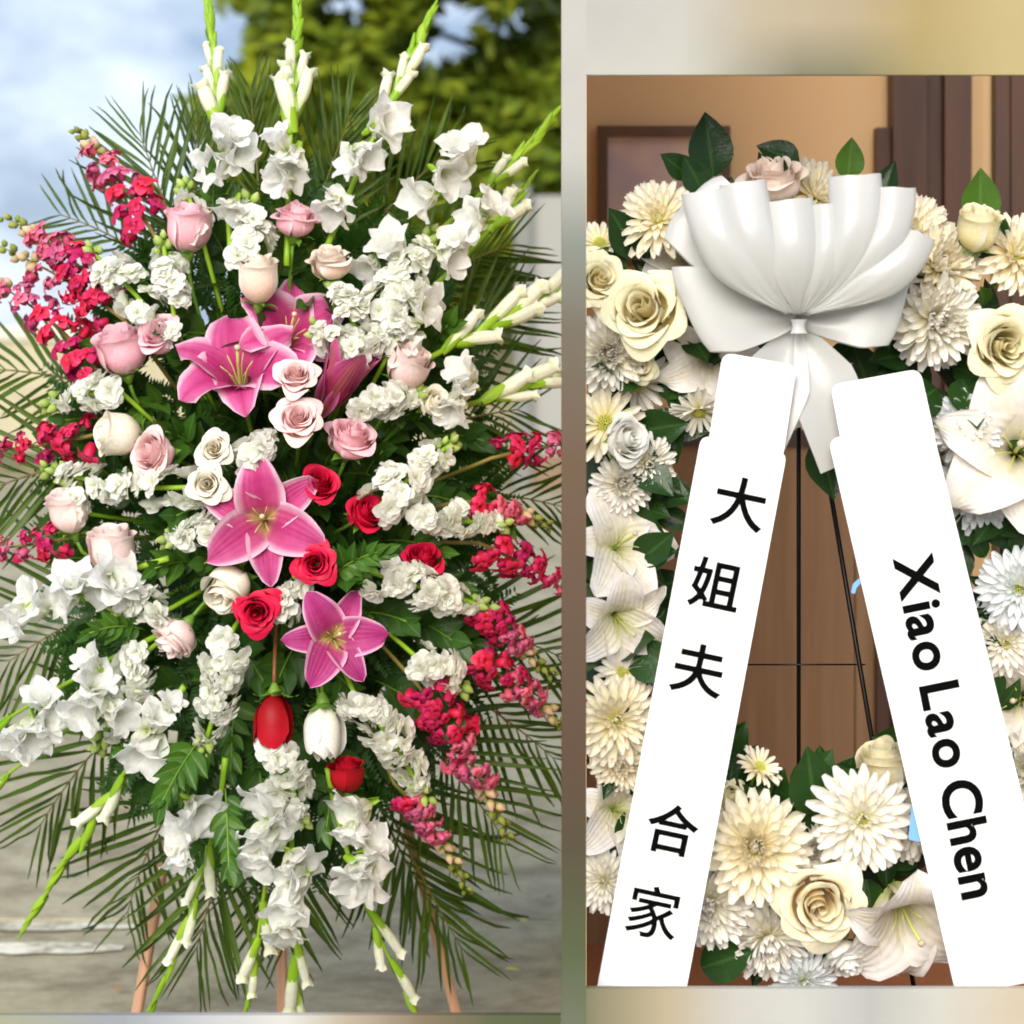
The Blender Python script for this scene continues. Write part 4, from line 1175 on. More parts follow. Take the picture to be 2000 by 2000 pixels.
# ================================================================== PARTITION WITH AN OPENING, ROOM BEHIND IT
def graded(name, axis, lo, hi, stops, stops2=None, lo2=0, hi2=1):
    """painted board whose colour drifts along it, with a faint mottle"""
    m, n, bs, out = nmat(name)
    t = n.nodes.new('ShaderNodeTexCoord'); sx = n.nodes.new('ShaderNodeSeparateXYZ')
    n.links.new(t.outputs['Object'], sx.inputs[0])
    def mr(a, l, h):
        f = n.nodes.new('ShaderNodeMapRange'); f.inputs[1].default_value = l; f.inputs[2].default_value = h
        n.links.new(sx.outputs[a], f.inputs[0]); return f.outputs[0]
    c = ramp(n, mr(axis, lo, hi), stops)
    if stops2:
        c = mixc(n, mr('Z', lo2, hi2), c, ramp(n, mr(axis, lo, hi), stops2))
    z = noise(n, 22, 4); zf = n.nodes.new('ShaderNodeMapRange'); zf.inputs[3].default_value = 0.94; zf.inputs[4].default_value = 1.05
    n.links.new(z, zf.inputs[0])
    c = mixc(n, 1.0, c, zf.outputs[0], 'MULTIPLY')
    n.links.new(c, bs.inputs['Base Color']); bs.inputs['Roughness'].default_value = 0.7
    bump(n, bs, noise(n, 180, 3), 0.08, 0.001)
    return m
def lin(r, g_, b_, k=0.53):
    f = lambda x: ((x / 255 + 0.055) / 1.055) ** 2.4 if x > 10 else x / 255 / 12.92
    return tuple(f(x) * k for x in (r, g_, b_))

PD = 2.90; TH = 0.012
X = lambda px, D=PD: (px - 1000) * D / F
Z = lambda py, D=PD: H - (py - HOR) * D / F
XL, XO, XR = X(1097), X(1145), X(2260)
ZT, ZB, ZS = Z(146), Z(1931), Z(1983)
ZTOP = 3.5
pt = empty('partition', TR((0, PD, 0)), 'softly mottled painted partition framing the opening with the wreath', 'partition')
zs = lambda py: (Z(py) - 0.0) / 2.0
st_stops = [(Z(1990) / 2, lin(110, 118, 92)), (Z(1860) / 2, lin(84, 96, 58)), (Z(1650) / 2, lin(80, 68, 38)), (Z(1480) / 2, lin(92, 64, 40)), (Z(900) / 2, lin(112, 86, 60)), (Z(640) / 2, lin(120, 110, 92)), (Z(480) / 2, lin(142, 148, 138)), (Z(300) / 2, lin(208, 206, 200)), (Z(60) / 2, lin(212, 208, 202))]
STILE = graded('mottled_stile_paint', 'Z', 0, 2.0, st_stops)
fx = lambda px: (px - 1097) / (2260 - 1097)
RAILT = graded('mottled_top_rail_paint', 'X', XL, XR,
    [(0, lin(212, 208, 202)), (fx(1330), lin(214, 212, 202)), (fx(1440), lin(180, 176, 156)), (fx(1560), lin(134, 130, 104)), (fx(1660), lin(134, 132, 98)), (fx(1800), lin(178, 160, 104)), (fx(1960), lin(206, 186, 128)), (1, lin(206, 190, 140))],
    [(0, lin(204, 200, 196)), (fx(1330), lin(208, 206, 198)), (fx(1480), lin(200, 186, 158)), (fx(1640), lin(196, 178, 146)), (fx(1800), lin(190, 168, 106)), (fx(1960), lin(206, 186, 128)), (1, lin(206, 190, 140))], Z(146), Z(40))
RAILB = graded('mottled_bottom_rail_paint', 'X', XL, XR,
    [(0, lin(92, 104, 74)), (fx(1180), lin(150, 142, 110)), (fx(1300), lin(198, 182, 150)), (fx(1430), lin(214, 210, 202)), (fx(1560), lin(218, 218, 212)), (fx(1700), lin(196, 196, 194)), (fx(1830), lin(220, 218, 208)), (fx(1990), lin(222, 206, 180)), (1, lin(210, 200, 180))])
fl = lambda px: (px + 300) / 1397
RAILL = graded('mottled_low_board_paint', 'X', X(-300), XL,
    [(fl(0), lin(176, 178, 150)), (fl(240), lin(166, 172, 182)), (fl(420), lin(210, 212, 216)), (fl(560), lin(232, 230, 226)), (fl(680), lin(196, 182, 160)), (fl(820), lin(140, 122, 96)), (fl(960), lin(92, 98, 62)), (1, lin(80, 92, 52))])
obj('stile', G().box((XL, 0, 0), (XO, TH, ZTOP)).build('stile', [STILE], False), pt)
obj('stile', G().box((X(2180), 0, 0), (XR, TH, ZTOP)).build('stile', [plain('cream_stile_paint', lin(206, 192, 150), 0.7, var=0.08)], False), pt)
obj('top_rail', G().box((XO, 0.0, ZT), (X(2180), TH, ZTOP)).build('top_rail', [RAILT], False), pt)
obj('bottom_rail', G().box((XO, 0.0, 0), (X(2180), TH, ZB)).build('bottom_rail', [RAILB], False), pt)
lb = empty('low_board', TR((0, PD, 0)), 'low painted board running along the bottom in front of the spray', 'board')
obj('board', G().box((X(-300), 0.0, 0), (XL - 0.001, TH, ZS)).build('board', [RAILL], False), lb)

# the room
RD = 5.0
rx0, rx1 = 0.112, 2.1
WT = plain('tan_wall_paint', (0.74, 0.49, 0.25), 0.8, var=0.08, scale=1.3)
o = obj('back_wall', G().box((rx0, RD, 0), (rx1, RD + 0.1, 3.6)).build('back_wall', [WT], False)); tagp(o, 'tan painted back wall of the room behind the wreath', kind='structure')
WS = wood_mat('brown_wainscot', (0.23, 0.13, 0.058), (0.31, 0.18, 0.084), (26, 26, 1.6))
wc = bpy.data.objects.new('wainscot', None); COL.objects.link(wc); wc.location = (0, RD, 0); tagp(wc, 'brown wooden panelling on the lower half of the room wall', kind='structure')
xa = rx0
k = 0
while xa < X(1715, RD) - 0.02:
    xb = min(xa + 0.62, X(1715, RD))
    obj('panel', G().box((xa + 0.002, -0.016, 0), (xb - 0.002, 0, 1.07)).build('panel', [WS], False), wc)
    xa = xb
obj('rail', G().box((rx0, -0.03, 1.07), (X(1715, RD), 0, 1.105)).build('rail', [plain('dark_wood_rail', (0.06, 0.03, 0.015), 0.4, var=0.3)], False), wc)
o = obj('side_wall', G().box((0.1075, 3.46, 0), (0.1105, RD, 3.6)).build('side_wall', [WT], False)); tagp(o, 'tan side wall of the room at the left', kind='structure')
o = obj('side_wall', G().box((rx1, PD + 0.35, 0), (rx1 + 0.1, RD, 3.6)).build('side_wall', [WT], False)); tagp(o, 'tan side wall of the room at the right', kind='structure')
TERRA = plain('terracotta_floor', (0.42, 0.17, 0.075), 0.5, var=0.2, scale=5)
o = obj('floor', G().box((rx0, PD + 0.02, 0.001), (rx1, RD, 0.006)).build('floor', [TERRA], False)); tagp(o, 'terracotta coloured floor of the room', kind='structure')
DW = wood_mat('dark_brown_door_wood', (0.055, 0.022, 0.012), (0.10, 0.042, 0.022), (14, 14, 2))
dr = empty('door_frame', TR((0, RD, 0)), 'dark brown wooden door post with a recessed panel behind the wreath', 'door frame')
obj('post', G().box((X(1733, RD), -0.08, 0), (X(1796, RD), 0.0, 3.1)).build('post', [DW], False), dr)
obj('panel', G().box((X(1796, RD), -0.045, 0), (X(1832, RD), 0.0, 3.1)).build('panel', [DW], False), dr)
obj('post', G().box((X(1832, RD), -0.08, 0), (X(1884, RD), 0.0, 3.1)).build('post', [DW], False), dr)
obj('bracket', G().box((X(1706, RD), -0.05, 0), (X(1732.5, RD), 0.0, Z(253, RD))).build('bracket', [DW], False), dr)
cb = empty('cabinet', TR((0, RD, 0)), 'tall dark brown wooden cabinet at the right edge of the room', 'cabinet')
obj('side', G().box((X(1945, RD - .05), -0.05, 0), (X(1945, RD - .05) + 0.03, -0.002, 2.9)).build('side', [DW], False), cb)
obj('door', G().box((X(1945, RD - .05) + 0.031, -0.06, 0.05), (rx1 - 0.02, -0.02, 2.85)).build('door', [DW], False), cb)
pf = empty('picture_frame', TR(P(1295, 380, RD)), 'blurred dark framed picture hanging on the tan wall', 'picture')
po = pf.matrix_basis.to_translation()
fx0, fx1, fz0, fz1 = X(1166, RD) - po.x, X(1424, RD) - po.x, Z(520, RD) - po.z, Z(248, RD) - po.z
fw = 0.022
DF = plain('dark_frame_wood', (0.13, 0.058, 0.025), 0.45, var=0.3)
for lo, hi in (((fx0, -.03, fz0), (fx0 + fw, 0, fz1)), ((fx1 - fw, -.03, fz0), (fx1, 0, fz1)), ((fx0 + fw, -.03, fz1 - fw), (fx1 - fw, 0, fz1)), ((fx0 + fw, -.03, fz0), (fx1 - fw, 0, fz0 + fw))):
    obj('frame_bar', G().box(lo, hi).build('frame_bar', [DF], False), pf)
obj('picture', G().box((fx0 + fw, -.012, fz0 + fw), (fx1 - fw, -0.002, fz1 - fw)).build('picture', [plain('muted_purple_print', (0.80, 0.58, 0.40), 0.5, c2=(0.46, 0.36, 0.42), scale=9, detail=1)], False), pf)

# ================================================================== WREATH ON ITS WIRE EASEL
WIRE = plain('black_wire', (0.012, 0.010, 0.008), 0.35, metal=0.6)
we = empty('wire_easel', TR((P(1560, 1000, 3.24).x, 3.24, 0)), 'thin black wire easel standing behind the wreath', 'easel')
weo = we.matrix_basis.to_translation()
def rod(a, b_, r, name='rod'):
    obj(name, G().tube([a - weo, (a + b_) / 2 - weo, b_ - weo], r, 8).build(name, [WIRE]), we)
def fl0(px, D): v = P(px, 1000, D); v.z = 0.006; return v
rod(P(1560, 640, 3.22), fl0(1560, 3.75), 0.0032)
rod(P(1568, 640, 3.22), fl0(1880, 3.22), 0.0034)
rod(P(1552, 640, 3.22), fl0(1240, 3.22), 0.0034)
rod(P(1455, 1298, 3.24), P(1690, 1298, 3.24), 0.0012, 'crosswire')

WC = (1568, 1120); WRX, WRY = 445, 590
wr = empty('wreath_base', TR(P(WC[0], WC[1], 3.17)), 'round wreath of dark glossy leaves carrying the cream flowers', 'wreath')
wo_ = wr.matrix_basis.to_translation()
ring = [P(max(1185, WC[0] + WRX * cos(2 * pi * i / 48)), WC[1] + WRY * sin(2 * pi * i / 48), 3.17) - wo_ for i in range(49)]
obj('ring', G().tube(ring, 0.040, 9, caps=False).build('ring', [MAT['foam']]), wr)
rnd3 = random.Random(77)
for i in range(420):
    a = i * 2.399963 + rnd3.uniform(-.1, .1)
    off = rnd3.uniform(-150, 135)
    px, py = WC[0] + (WRX + off) * cos(a), WC[1] + (WRY + off) * sin(a)
    D = 3.15 - 0.045 * (1 - (off / 150) ** 2) + rnd3.uniform(-.01, .02)
    d = Vector((cos(a) * off / 120 + rnd3.gauss(0, .6), -0.35 + rnd3.uniform(-.2, .2), -sin(a) * off / 120 + rnd3.gauss(0, .6))).normalized()
    z = Vector((rnd3.uniform(-.5, .5), -1, rnd3.uniform(-.2, .7))); x = d.cross(z).normalized(); z = x.cross(d)
    Lf = rnd3.uniform(0.05, 0.08)
    tipx = px + d.x * Lf * F / D
    if min(px, tipx) < 1118: continue
    obj('leaf', LEAF_W if i % 2 else LEAF, wr, MAT['wreath_leaf'], TR(P(px, py, D) - wo_) @ Matrix((x, d, z)).transposed().to_4x4() @ SCL(Lf))
# the leaves that stick out
for (px, py, dx, up, L, m, tw) in [(1392, 345, -.1, 1, .085, 'leaf', .2), (1375, 380, -.35, .7, .06, 'leaf', .3), (1345, 345, -.6, .5, .05, 'leaf', .4), (1245, 500, -.45, .8, .075, 'leaf', .4), (1225, 520, -.9, .2, .06, 'leaf', .4), (1262, 505, .05, 1, .06, 'leaf', .4), (1655, 350, .1, 1, .055, 'leaf2', .3), (1560, 320, -.9, .45, .06, 'leaf', .1), (1912, 440, .02, 1, .075, 'leaf2', .3), (1925, 520, .25, 1, .075, 'leaf', .5), (1905, 515, -.2, 1, .065, 'leaf', .5), (1920, 600, -.1, .4, .045, 'leaf2', .7), (1245, 1100, .5, .5, .07, 'leaf', .5), (1225, 1300, .8, .2, .08, 'leaf', .4), (1240, 900, .6, -.5, .07, 'leaf', .4), (1590, 1590, -.1, 1, .095, 'leaf', .4), (1560, 1560, .5, .8, .08, 'leaf', .3), (1860, 1200, -.2, -.5, .08, 'leaf', .4), (1875, 1120, -.3, .1, .07, 'leaf', .3), (1830, 760, -.6, -.3, .08, 'leaf', .5), (1880, 740, .1, -.5, .08, 'leaf', .5), (1600, 860, .2, -.8, .08, 'leaf', .3), (1370, 1890, .6, .3, .08, 'leaf', .4), (1240, 1080, .7, .1, .06, 'leaf', .5)]:
    d = img_dir(dx, up, tw); z = Vector((.1, -1, .3)); x = d.cross(z).normalized(); z = x.cross(d)
    obj('leaf', LEAF_W, wr, MAT['wreath_leaf' if m == 'leaf' else m], TR(P(px, py, 3.09) - wo_) @ Matrix((x, d, z)).transposed().to_4x4() @ SCL(L))

WCORE = P(1568, 1120, 3.2)
def ring_core(px, py):
    a = atan2((py - WC[1]) / WRY, (px - WC[0]) / WRX)
    return P(WC[0] + WRX * cos(a), WC[1] + WRY * sin(a), 3.19)

def mum(px, py, wpx, kind, colour, face, label, D=3.08):
    ax = img_dir(*face)
    R = S(wpx, D) / 2
    base = P(px, py, D)
    M = TR(base) @ look(ax, random.uniform(0, 6)) @ SCL(R)
    th = empty('chrysanthemum', M, label, 'chrysanthemum', 'chrysanthemums of the wreath')
    if kind == 'daisy': rings = [(24, 1.0, 4, 0), (22, .92, 16, 0), (18, .76, 30, 1), (14, .56, 46, 1), (10, .38, 60, 2)]; ds = 0.20
    elif kind == 'single': rings = [(19, 1.0, 6, 0), (15, .86, 20, 1)]; ds = 0.26
    else: rings = [(26, 1.0, -8, 0), (26, .96, 10, 1), (24, .86, 26, 1), (20, .72, 42, 2), (16, .56, 56, 2), (12, .42, 70, 2), (7, .3, 82, 2)]; ds = 0.10
    for (n, L, el, mi) in rings:
        for i in range(n):
            a = 2 * pi * (i + random.uniform(-.25, .25)) / n + n * 0.7
            e = radians(el + random.uniform(-9, 9))
            l2 = L * random.uniform(.86, 1.06)
            obj('petal', MUMP[mi], th, MAT[colour], Matrix.Rotation(a, 4, 'Z') @ TR((0, 0.06, 0.02 * el / 20)) @ Matrix.Rotation(e, 4, 'X') @ SCL((l2 * 0.95, l2, l2)))
    obj('flower_disc', DISC, th, MAT['disc'], TR((0, 0, 0.10 if kind != 'pom' else 0.2)) @ SCL((ds, ds, ds * 0.8)))
    stem_to(th, M, base, base - ax * 0.03, base.lerp(ring_core(px, py), 0.95), 0.003, 0.003, MAT['stem'], n=5)
    return th

mum(1288, 430, 165, 'daisy', 'mum', (-.3, .3, .9), 'cream chrysanthemum peeping out left of the bow')
mum(1172, 478, 105, 'single', 'mum', (-.1, .5, .8), 'small yellow cream daisy at the left edge above the cream roses', D=3.10)
mum(1590, 385, 170, 'daisy', 'mum', (.2, .6, .7), 'golden cream chrysanthemum behind the top of the bow', D=3.12)
mum(1775, 455, 180, 'daisy', 'mum', (.1, .5, .85), 'cream chrysanthemum against the right side of the bow', D=3.10)
mum(1830, 520, 180, 'pom', 'mum', (.3, .3, .9), 'upper of the two fluffy blush chrysanthemums right of the bow', D=3.08)
mum(1825, 625, 195, 'pom', 'mum_white', (.2, -.1, 1), 'lower of the two fluffy blush chrysanthemums right of the bow', D=3.07)
mum(1985, 500, 175, 'daisy', 'mum', (.3, .3, .9), 'yellow centred chrysanthemum at the right edge above the yellow rose')
mum(1188, 690, 160, 'pom', 'mum_white', (.0, .0, 1), 'white chrysanthemum half hidden by the partition beside the large cream rose')
mum(1240, 745, 150, 'single', 'mum_white', (.1, -.4, .9), 'white daisy hanging under the small round rose', D=3.13)
mum(1182, 828, 150, 'single', 'mum', (.1, .1, 1), 'white daisy with a bright yellow centre at the left edge')
mum(1365, 800, 120, 'single', 'mum_white', (.0, -.8, .6), 'white daisy drooping behind the top of the left sash', D=3.10)
mum(1203, 1405, 185, 'daisy', 'mum', (.1, .0, 1), 'large cream daisy chrysanthemum left of the first sash')
mum(1475, 1655, 225, 'pom', 'mum', (-.1, .2, 1), 'large fluffy cream chrysanthemum at the bottom right of the left sash', D=3.06)
mum(1385, 1765, 180, 'pom', 'mum_white', (-.2, -.1, 1), 'blush white chrysanthemum touching the foot of the left sash', D=3.08)
mum(1500, 1830, 180, 'pom', 'mum_white', (.0, -.4, .9), 'white chrysanthemum below the fluffy cream one', D=3.09)
mum(1682, 1600, 205, 'daisy', 'mum_white', (.0, .1, 1), 'open white daisy chrysanthemum with a green eye at the bottom', D=3.05)
mum(1785, 1610, 150, 'pom', 'mum_white', (.3, .0, 1), 'white chrysanthemum squeezed between the open daisy and the right sash', D=3.09)
mum(1570, 1915, 130, 'daisy', 'mum_cool', (.1, -.2, 1), 'bluish white chrysanthemum at the bottom edge under the apricot rose', D=3.09)
mum(1890, 835, 150, 'pom', 'mum_cool', (.0, .2, 1), 'greenish white chrysanthemum right of the top of the right sash')
mum(1905, 960, 170, 'pom', 'mum_cool', (.1, -.1, 1), 'cool white chrysanthemum under the right hand white lily', D=3.11)
mum(1990, 1150, 170, 'daisy', 'mum_cool', (-.2, .1, 1), 'bluish white daisy at the right edge in the middle')
mum(1965, 1255, 140, 'daisy', 'mum_white', (-.2, .0, 1), 'small white daisy right of the writing on the right sash', D=3.09)
mum(1482, 1500, 95, 'single', 'mum', (.35, .55, .45), 'cream daisy seen from the side above the fluffy chrysanthemum', D=3.10)
mum(2010, 1500, 170, 'pom', 'mum_white', (-.2, .1, 1), 'white chrysanthemum cut by the right edge beside the right sash')
mum(1180, 1720, 130, 'daisy', 'mum_white', (-.2, .0, 1), 'white chrysanthemum at lower left behind the left sash', D=3.09)

mum(1262, 905, 120, 'daisy', 'mum_white', (.3, -.1, .9), 'small white chrysanthemum on the dark leaves above the left lilies', D=3.09)
mum(1215, 945, 120, 'pom', 'mum_white', (.1, .0, 1), 'fluffy white chrysanthemum just above the left lilies', D=3.09)
mum(1210, 1490, 120, 'pom', 'mum', (.1, .0, 1), 'fluffy cream chrysanthemum below the large cream daisy at left', D=3.09)
mum(1215, 1310, 110, 'single', 'mum_white', (.2, .1, 1), 'small white daisy between the left lilies and the large cream daisy', D=3.09)
mum(1410, 1690, 130, 'pom', 'mum', (-.2, .1, 1), 'cream chrysanthemum filling the gap between the left sash and the fluffy cream one', D=3.10)
mum(1590, 1660, 110, 'pom', 'mum_white', (.0, .2, 1), 'small white chrysanthemum between the fluffy cream one and the open daisy', D=3.10)
WG = 'roses of the wreath'
def wrose(*a, D=3.06, **k):
    rose(*a, WG, D=D, leaves=0, core=ring_core(a[0], a[1]), **k)
wrose(1256, 605, 178, 'open', 'w_rose', (-.25, .2, 1), 'large cream yellow rose left of the bow', D=3.04)
wrose(1172, 545, 120, 'open', 'w_rose', (.2, .3, 1), 'cream rose cut by the left edge beside the large one')
wrose(1247, 716, 82, 'open', 'w_rose', (.1, -.2, 1), 'small round ivory rose under the large cream one', D=3.07)
wrose(1510, 350, 118, 'half', 'w_blush', (-.1, .85, .45), 'blush pink rose standing above the bow', D=3.08)
wrose(1962, 672, 172, 'open', 'w_rose', (.1, .0, 1), 'yellow rose at the right edge of the wreath', D=3.04)
wrose(1908, 448, 82, 'bud', 'w_rose', (.1, .9, .4), 'small cream rosebud with dark leaves at upper right', D=3.05)
wrose(1222, 858, 95, 'half', 'white_rose', (.5, .1, .8), 'small white spray rose right of the yellow centred daisy')
wrose(1602, 1765, 185, 'open', 'w_rose2', (.0, -.05, 1), 'apricot centred rose at the bottom of the wreath', D=3.03, hfac=1.1)
wrose(1652, 1872, 90, 'half', 'white_rose', (.2, -.6, .6), 'pale rosebud hanging under the apricot rose', D=3.06)
wrose(1425, 1555, 78, 'open', 'w_rose', (.5, .1, .8), 'little yellow rose peeping from behind the left sash', D=3.09)
wrose(1728, 1500, 96, 'bud', 'w_rose', (-.1, .9, .3), 'cream rosebud above the open white daisy', D=3.11)
wrose(1838, 845, 60, 'bud', 'w_rose', (.0, .8, .4), 'small peach bud tucked behind the right sash', D=3.10)

LG = 'white lilies of the wreath'
def wlily(*a, **k):
    lily(*a, LG, core=ring_core(a[0], a[1]), **k)
wlily(1330, 500, 200, 'trumpet', 'white_lily', (-.35, .1, .9), 'blush white lily behind the left loops of the bow', D=3.10, spin=.3, stamens=False)
wlily(1385, 710, 230, 'trumpet', 'white_lily', (-.1, -.3, .9), 'white lily under the lower left bow loop', D=3.10, spin=.8, stamens=False)
wlily(1222, 1058, 225, 'open', 'white_lily', (.35, .3, .9), 'upper of the two white lilies at the left edge of the wreath', D=3.06, spin=.45)
wlily(1218, 1225, 215, 'open', 'white_lily', (.3, -.35, .85), 'lower of the two white lilies at the left edge of the wreath', D=3.05, spin=.1)
wlily(1985, 880, 350, 'trumpet', 'white_lily', (-.2, .1, 1), 'large white lily at the right edge of the wreath', D=3.05, spin=.2)
wlily(1772, 1800, 320, 'trumpet', 'white_lily', (.15, -.55, .8), 'white trumpet lily opening downwards at the bottom right', D=3.05, spin=.1)
wlily(1216, 1585, 205, 'open', 'white_lily', (.3, .1, .9), 'white lily at lower left behind the left sash', D=3.08, spin=.2)
wlily(1985, 1370, 250, 'trumpet', 'white_lily', (-.4, .0, .9), 'white lily beside the lettering at the right edge', D=3.09, spin=.5)
wlily(1585, 760, 200, 'trumpet', 'white_lily', (.0, -.5, .8), 'peach white lily between the two ribbon tails', D=3.12, spin=.2, stamens=False)

# ------------------------------------------------------------------ bow
def ribbon_mat():
    m, n, bs, out = nmat('white_satin_ribbon')
    bs.inputs['Base Color'].default_value = (0.70, 0.695, 0.675, 1)
    bs.inputs['Roughness'].default_value = 0.34
    bs.inputs['Coat Weight'].default_value = 0.4
    bs.inputs['Coat Roughness'].default_value = 0.2
    bs.inputs['Specular IOR Level'].default_value = 0.6
    bs.inputs['Sheen Weight'].default_value = 0.2
    bump(n, bs, noise(n, 160, 2), 0.03, 0.0006)
    tr = n.nodes.new('ShaderNodeBsdfTranslucent'); tr.inputs[0].default_value = (0.7, 0.7, 0.68, 1)
    ms = n.nodes.new('ShaderNodeMixShader'); ms.inputs[0].default_value = 0.45
    n.links.new(bs.outputs[0], ms.inputs[1]); n.links.new(tr.outputs[0], ms.inputs[2]); n.links.new(ms.outputs[0], out.inputs[0])
    return m
RIB = ribbon_mat()
BD = 3.02
BC = P(1556, 612, BD)
bow = empty('bow', TR(BC), 'large white satin pull bow at the top of the wreath', 'bow')
def loop(apex, g_px, w, h, toward=0.0, back=0.02, name='loop'):
    """ribbon loop from the knot to an apex; g_px is the line of the fold in the picture"""
    A = P(apex[0], apex[1], BD - toward) - BC
    L = A.length; d = A.normalized()
    gdir = Vector((g_px[0], g_px[2] if len(g_px) > 2 else 0.0, -g_px[1])).normalized()
    gdir = (gdir - d * gdir.dot(d) * 0.55).normalized()
    nrm = d.cross(gdir).normalized()
    if nrm.y > 0: nrm = -nrm
    W = S(w, BD) / 2
    def fn(s, t):
        u = t * 2 * pi
        r = (1 - cos(u)) / 2
        r = r ** 0.8
        side = sin(u)
        hh = h * side * (0.35 + 0.65 * r) * (1.0 if side > 0 else 0.8)
        wd = W * (0.16 + 0.84 * min(1, r * 1.35) ** 0.7)
        gather = 0.006 * (1 - min(1, r * 1.6)) * sin(7 * s)
        return d * (L * r * (1 - 0.05 * s ** 4)) + nrm * (hh + gather) + gdir * (s * wd) + Vector((0, back * (1 - r) * 0.3, 0))
    o = obj(name, G().grid(10, 40, fn).build(name, [RIB]), bow)
    return o
def flute(T, B, hw, name='loop'):
    """upright ribbon loop: gathered at the knot, swinging forward and up into a rounded tube"""
    K_ = P(1556 + (B[0] - 1556) * 0.10, 612, BD - 0.036) - BC
    Bm = P(B[0], B[1] + 26, BD - 0.082) - BC
    Tp = P(T[0], T[1], BD - 0.040) - BC
    ax_ = (Tp - Bm); g_ = Vector((ax_.z, 0, -ax_.x)).normalized(); n_ = ax_.normalized().cross(g_)
    if n_.y > 0: n_ = -n_
    W = S(hw, BD)
    def sm(a, b_, x):
        x = max(0.0, min(1.0, (x - a) / (b_ - a))); return x * x * (3 - 2 * x)
    def fn(s, t):
        a = (s + 1) * pi
        c = K_ * (1 - t) ** 2 + Bm * 2 * t * (1 - t) + Tp * t * t
        w = W * (0.16 + 0.84 * sm(0.0, 0.5, t))
        dp = W * (0.10 + 0.62 * sm(0.12, 0.75, t))
        lift = 0.010 * t * cos(a)
        cr_ = 0.0022 * sin(9 * a + T[0]) * max(0.0, 1 - t * 1.4) + 0.0010 * sin(5 * a + T[0] * 3) * t
        return c + g_ * (w * sin(a)) + n_ * (-dp * cos(a) + cr_) + ax_.normalized() * lift
    return obj(name, G().grid(30, 18, fn, wrap=True).build(name, [RIB]), bow)
loop((1342, 392), (85, -105), 165, 0.020, 0.00)
loop((1768, 588), (60, -90), 175, 0.018, 0.012)
loop((1338, 604), (105, 105), 180, 0.018, 0.015)
flute((1380, 372), (1412, 520), 50)
flute((1450, 356), (1480, 505), 46)
flute((1535, 392), (1560, 520), 52)
flute((1612, 398), (1630, 520), 40)
flute((1668, 342), (1690, 500), 52)
flute((1742, 366), (1748, 500), 46)
flute((1782, 455), (1752, 545), 46)
kn = G()
def knf(s, t):
    a = (s + 1) * pi
    r = 0.007 + 0.003 * (2 * t - 1) ** 2 + 0.001 * sin(6 * a)
    return (r * cos(a) * 1.15, r * sin(a) * 0.6 - 0.026, -0.016 + 0.018 * t)
kn.grid(16, 6, knf, wrap=True)
obj('knot', kn.build('knot', [RIB]), bow, None, TR((0, 0.004, -0.010)))
def tail(p0, p1, w0, w1, name='tail'):
    a, b_ = P(*p0) - BC, P(*p1) - BC
    d = (b_ - a); g_ = Vector((d.z, 0, -d.x)).normalized()
    def fn(s, t):
        wd = S(w0 + (w1 - w0) * min(1, t * 2.6) ** 0.8, BD) / 2
        return a + d * t + g_ * (s * wd) + Vector((0, -0.014 * sin(pi * t) + 0.006 * cos(s * 2.2), 0))
    obj(name, G().grid(8, 16, fn).build(name, [RIB]), bow)
tail((1556, 640, 3.025), (1445, 900, 3.012), 20, 140)
tail((1558, 640, 3.028), (1665, 900, 3.014), 20, 135)

# ------------------------------------------------------------------ sashes with lettering
CARD = plain('white_sash_card', (0.86, 0.86, 0.86), 0.45)
INK = plain('black_ink', (0.002, 0.002, 0.002), 0.9)
INK.node_tree.nodes['Principled BSDF'].inputs['Specular IOR Level'].default_value = 0.05
BLUE = plain('light_blue_tape', (0.16, 0.36, 0.72), 0.5)
CD = 2.985
def rounded_poly(pts, rad, D, th):
    """picture-space outline, rounded corners, as a thin board at depth D"""
    out = []
    n = len(pts)
    for i in range(n):
        p = Vector((*pts[i], 0)); a = Vector((*pts[i - 1], 0)) - p; c = Vector((*pts[(i + 1) % n], 0)) - p
        r = min(rad, a.length / 2.2, c.length / 2.2)
        a = p + a.normalized() * r; c = p + c.normalized() * r
        for k in range(6):
            t = k / 5
            out.append(a * (1 - t) ** 2 + p * 2 * t * (1 - t) + c * t * t)
    f = [P(q.x, q.y, D) for q in out]; bk = [v + Vector((0, th, 0)) for v in f]
    return f + bk, len(f)
def board(name, pts, rad, D, th, org, parent, mat):
    v, n = rounded_poly(pts, rad, D, th)
    fc = [tuple(range(n)), tuple(range(2 * n - 1, n - 1, -1))] + [(i, i + n, (i + 1) % n + n, (i + 1) % n) for i in range(n)]
    return obj(name, mesh(name, [p - org for p in v], fc, None, [mat], None, False), parent)
def place_letter(ch, px, py, hpx, rot, D, parent, org, bold, by='h'):
    me, cx, cy, ww, hh = LETTER[ch]
    sc = S(hpx, D) / (hh if by == 'h' else max(ww, hh))
    if not me.materials: me.materials.append(INK)
    M = TR(P(px, py, D) - org) @ Matrix.Rotation(radians(90), 4, 'X') @ Matrix.Rotation(-radians(rot), 4, 'Z') @ SCL((sc, sc, 0.02)) @ TR((-cx, -cy, 0))
    return obj('character', me, parent, None, M)

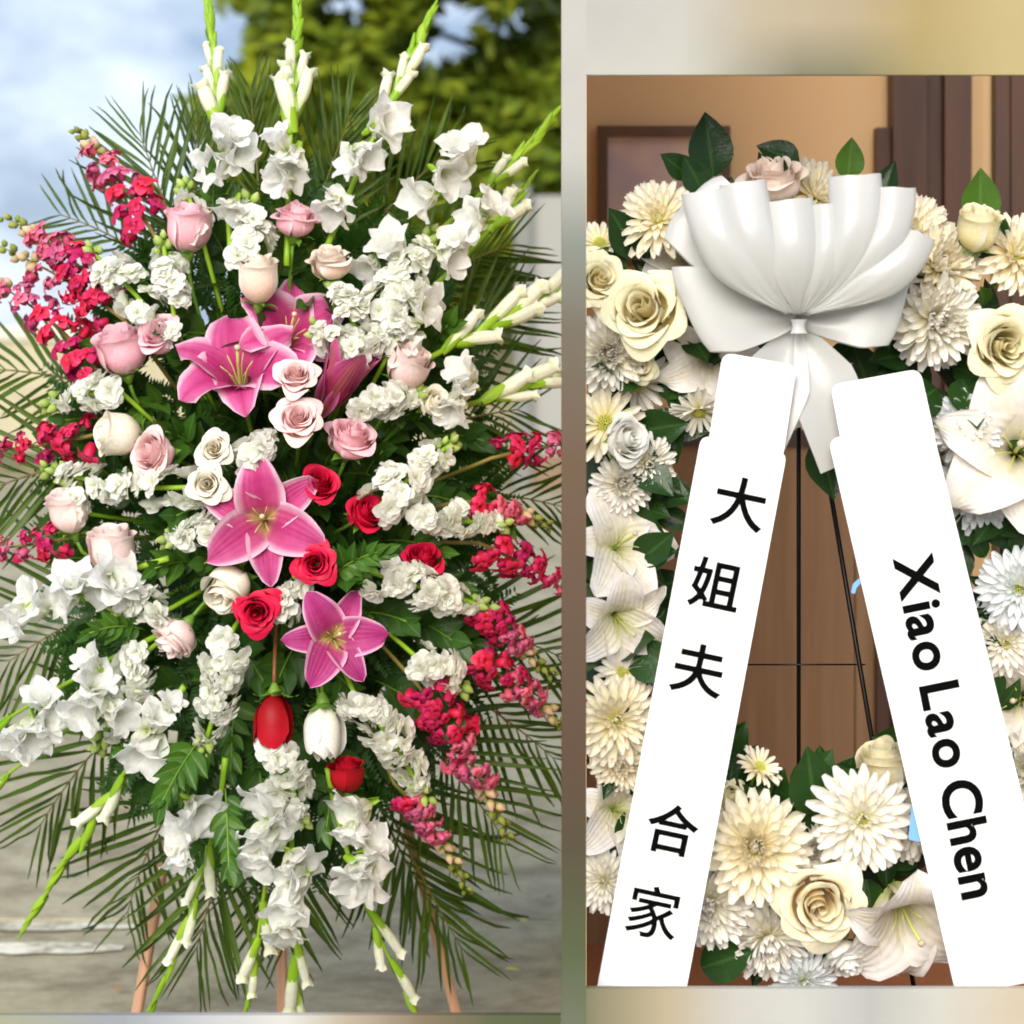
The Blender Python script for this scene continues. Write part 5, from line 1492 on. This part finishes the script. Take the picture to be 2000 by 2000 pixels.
sl = empty('sash', TR(P(1350, 1400, CD)), 'left white sash with five large Chinese characters', 'sash', 'sashes hanging from the bow')
slo = sl.matrix_basis.to_translation()
board('upper_strip', [(1412, 688), (1556, 714), (1528, 900), (1378, 900)], 22, CD + 0.004, 0.002, slo, sl, CARD)
board('strip', [(1370, 850), (1537, 884), (1325, 2015), (1150, 2015)], 20, CD, 0.002, slo, sl, CARD)
for ch, px, py, sz in (('\u5927', 1445, 983, 104), ('\u59d0', 1398, 1142, 100), ('\u592b', 1365, 1308, 104), ('\u5408', 1313, 1620, 102), ('\u5bb6', 1277, 1782, 102)):
    place_letter(ch, px, py, sz, 12, CD - 0.001, sl, slo, 0.012, 'm')
sr = empty('sash', TR(P(1780, 1400, CD)), 'right white sash with a line of bold Latin letters', 'sash', 'sashes hanging from the bow')
sro = sr.matrix_basis.to_translation()
board('upper_strip', [(1622, 752), (1797, 720), (1830, 868), (1650, 900)], 22, CD + 0.004, 0.002, sro, sr, CARD)
board('strip', [(1618, 858), (1815, 812), (2082, 1905), (1868, 1945)], 22, CD, 0.002, sro, sr, CARD)
board('tape', [(1752, 1395), (1766, 1400), (1826, 1650), (1774, 1640), (1782, 1560)], 6, CD + 0.005, 0.001, sro, sr, BLUE)
board('tape', [(1662, 1158), (1666, 1140), (1680, 1128), (1700, 1126), (1700, 1136), (1682, 1138), (1673, 1148), (1670, 1160)], 3, CD + 0.005, 0.001, sro, sr, BLUE)
# the line of letters runs down the sash
p0 = Vector((1780, 1083)); p1 = Vector((1916, 1752)) ; 
dirv = (p1 - p0).normalized()
txt = 'Xiao Lao Chen'
items = []
xpos = 0.0
ADV = {}
tot = 0
for ch in txt:
    if ch == ' ':
        tot += 0.20; continue
    me, cx, cy, ww, hh = LETTER[ch]
    ys = [v.co.y for v in me.vertices]
    items.append((ch, tot + ww / 2, me, cx, min(ys), max(ys)))
    tot += ww + 0.055
tot -= 0.055
Lpx = (p1 - p0).length
sc_px = Lpx / tot
caph = 0.72
perp = Vector((dirv.y, -dirv.x))          # towards the tops of the letters, to the right
rot = math.degrees(atan2(dirv.y, dirv.x))
refb = min(i[4] for i in items if i[0] == 'X')
for ch, xc, me, cx, y0, y1 in items:
    c2 = p0 + dirv * (xc * sc_px)
    sc = S(sc_px, CD)
    if not me.materials: me.materials.append(INK)
    c2 = c2 - perp * 38
    M = TR(P(c2.x, c2.y, CD - 0.001) - sro) @ Matrix.Rotation(radians(90), 4, 'X') @ Matrix.Rotation(-radians(rot), 4, 'Z') @ SCL((sc, sc, 0.02)) @ TR((-cx, -refb, 0))
    obj('character', me, sr, None, M)
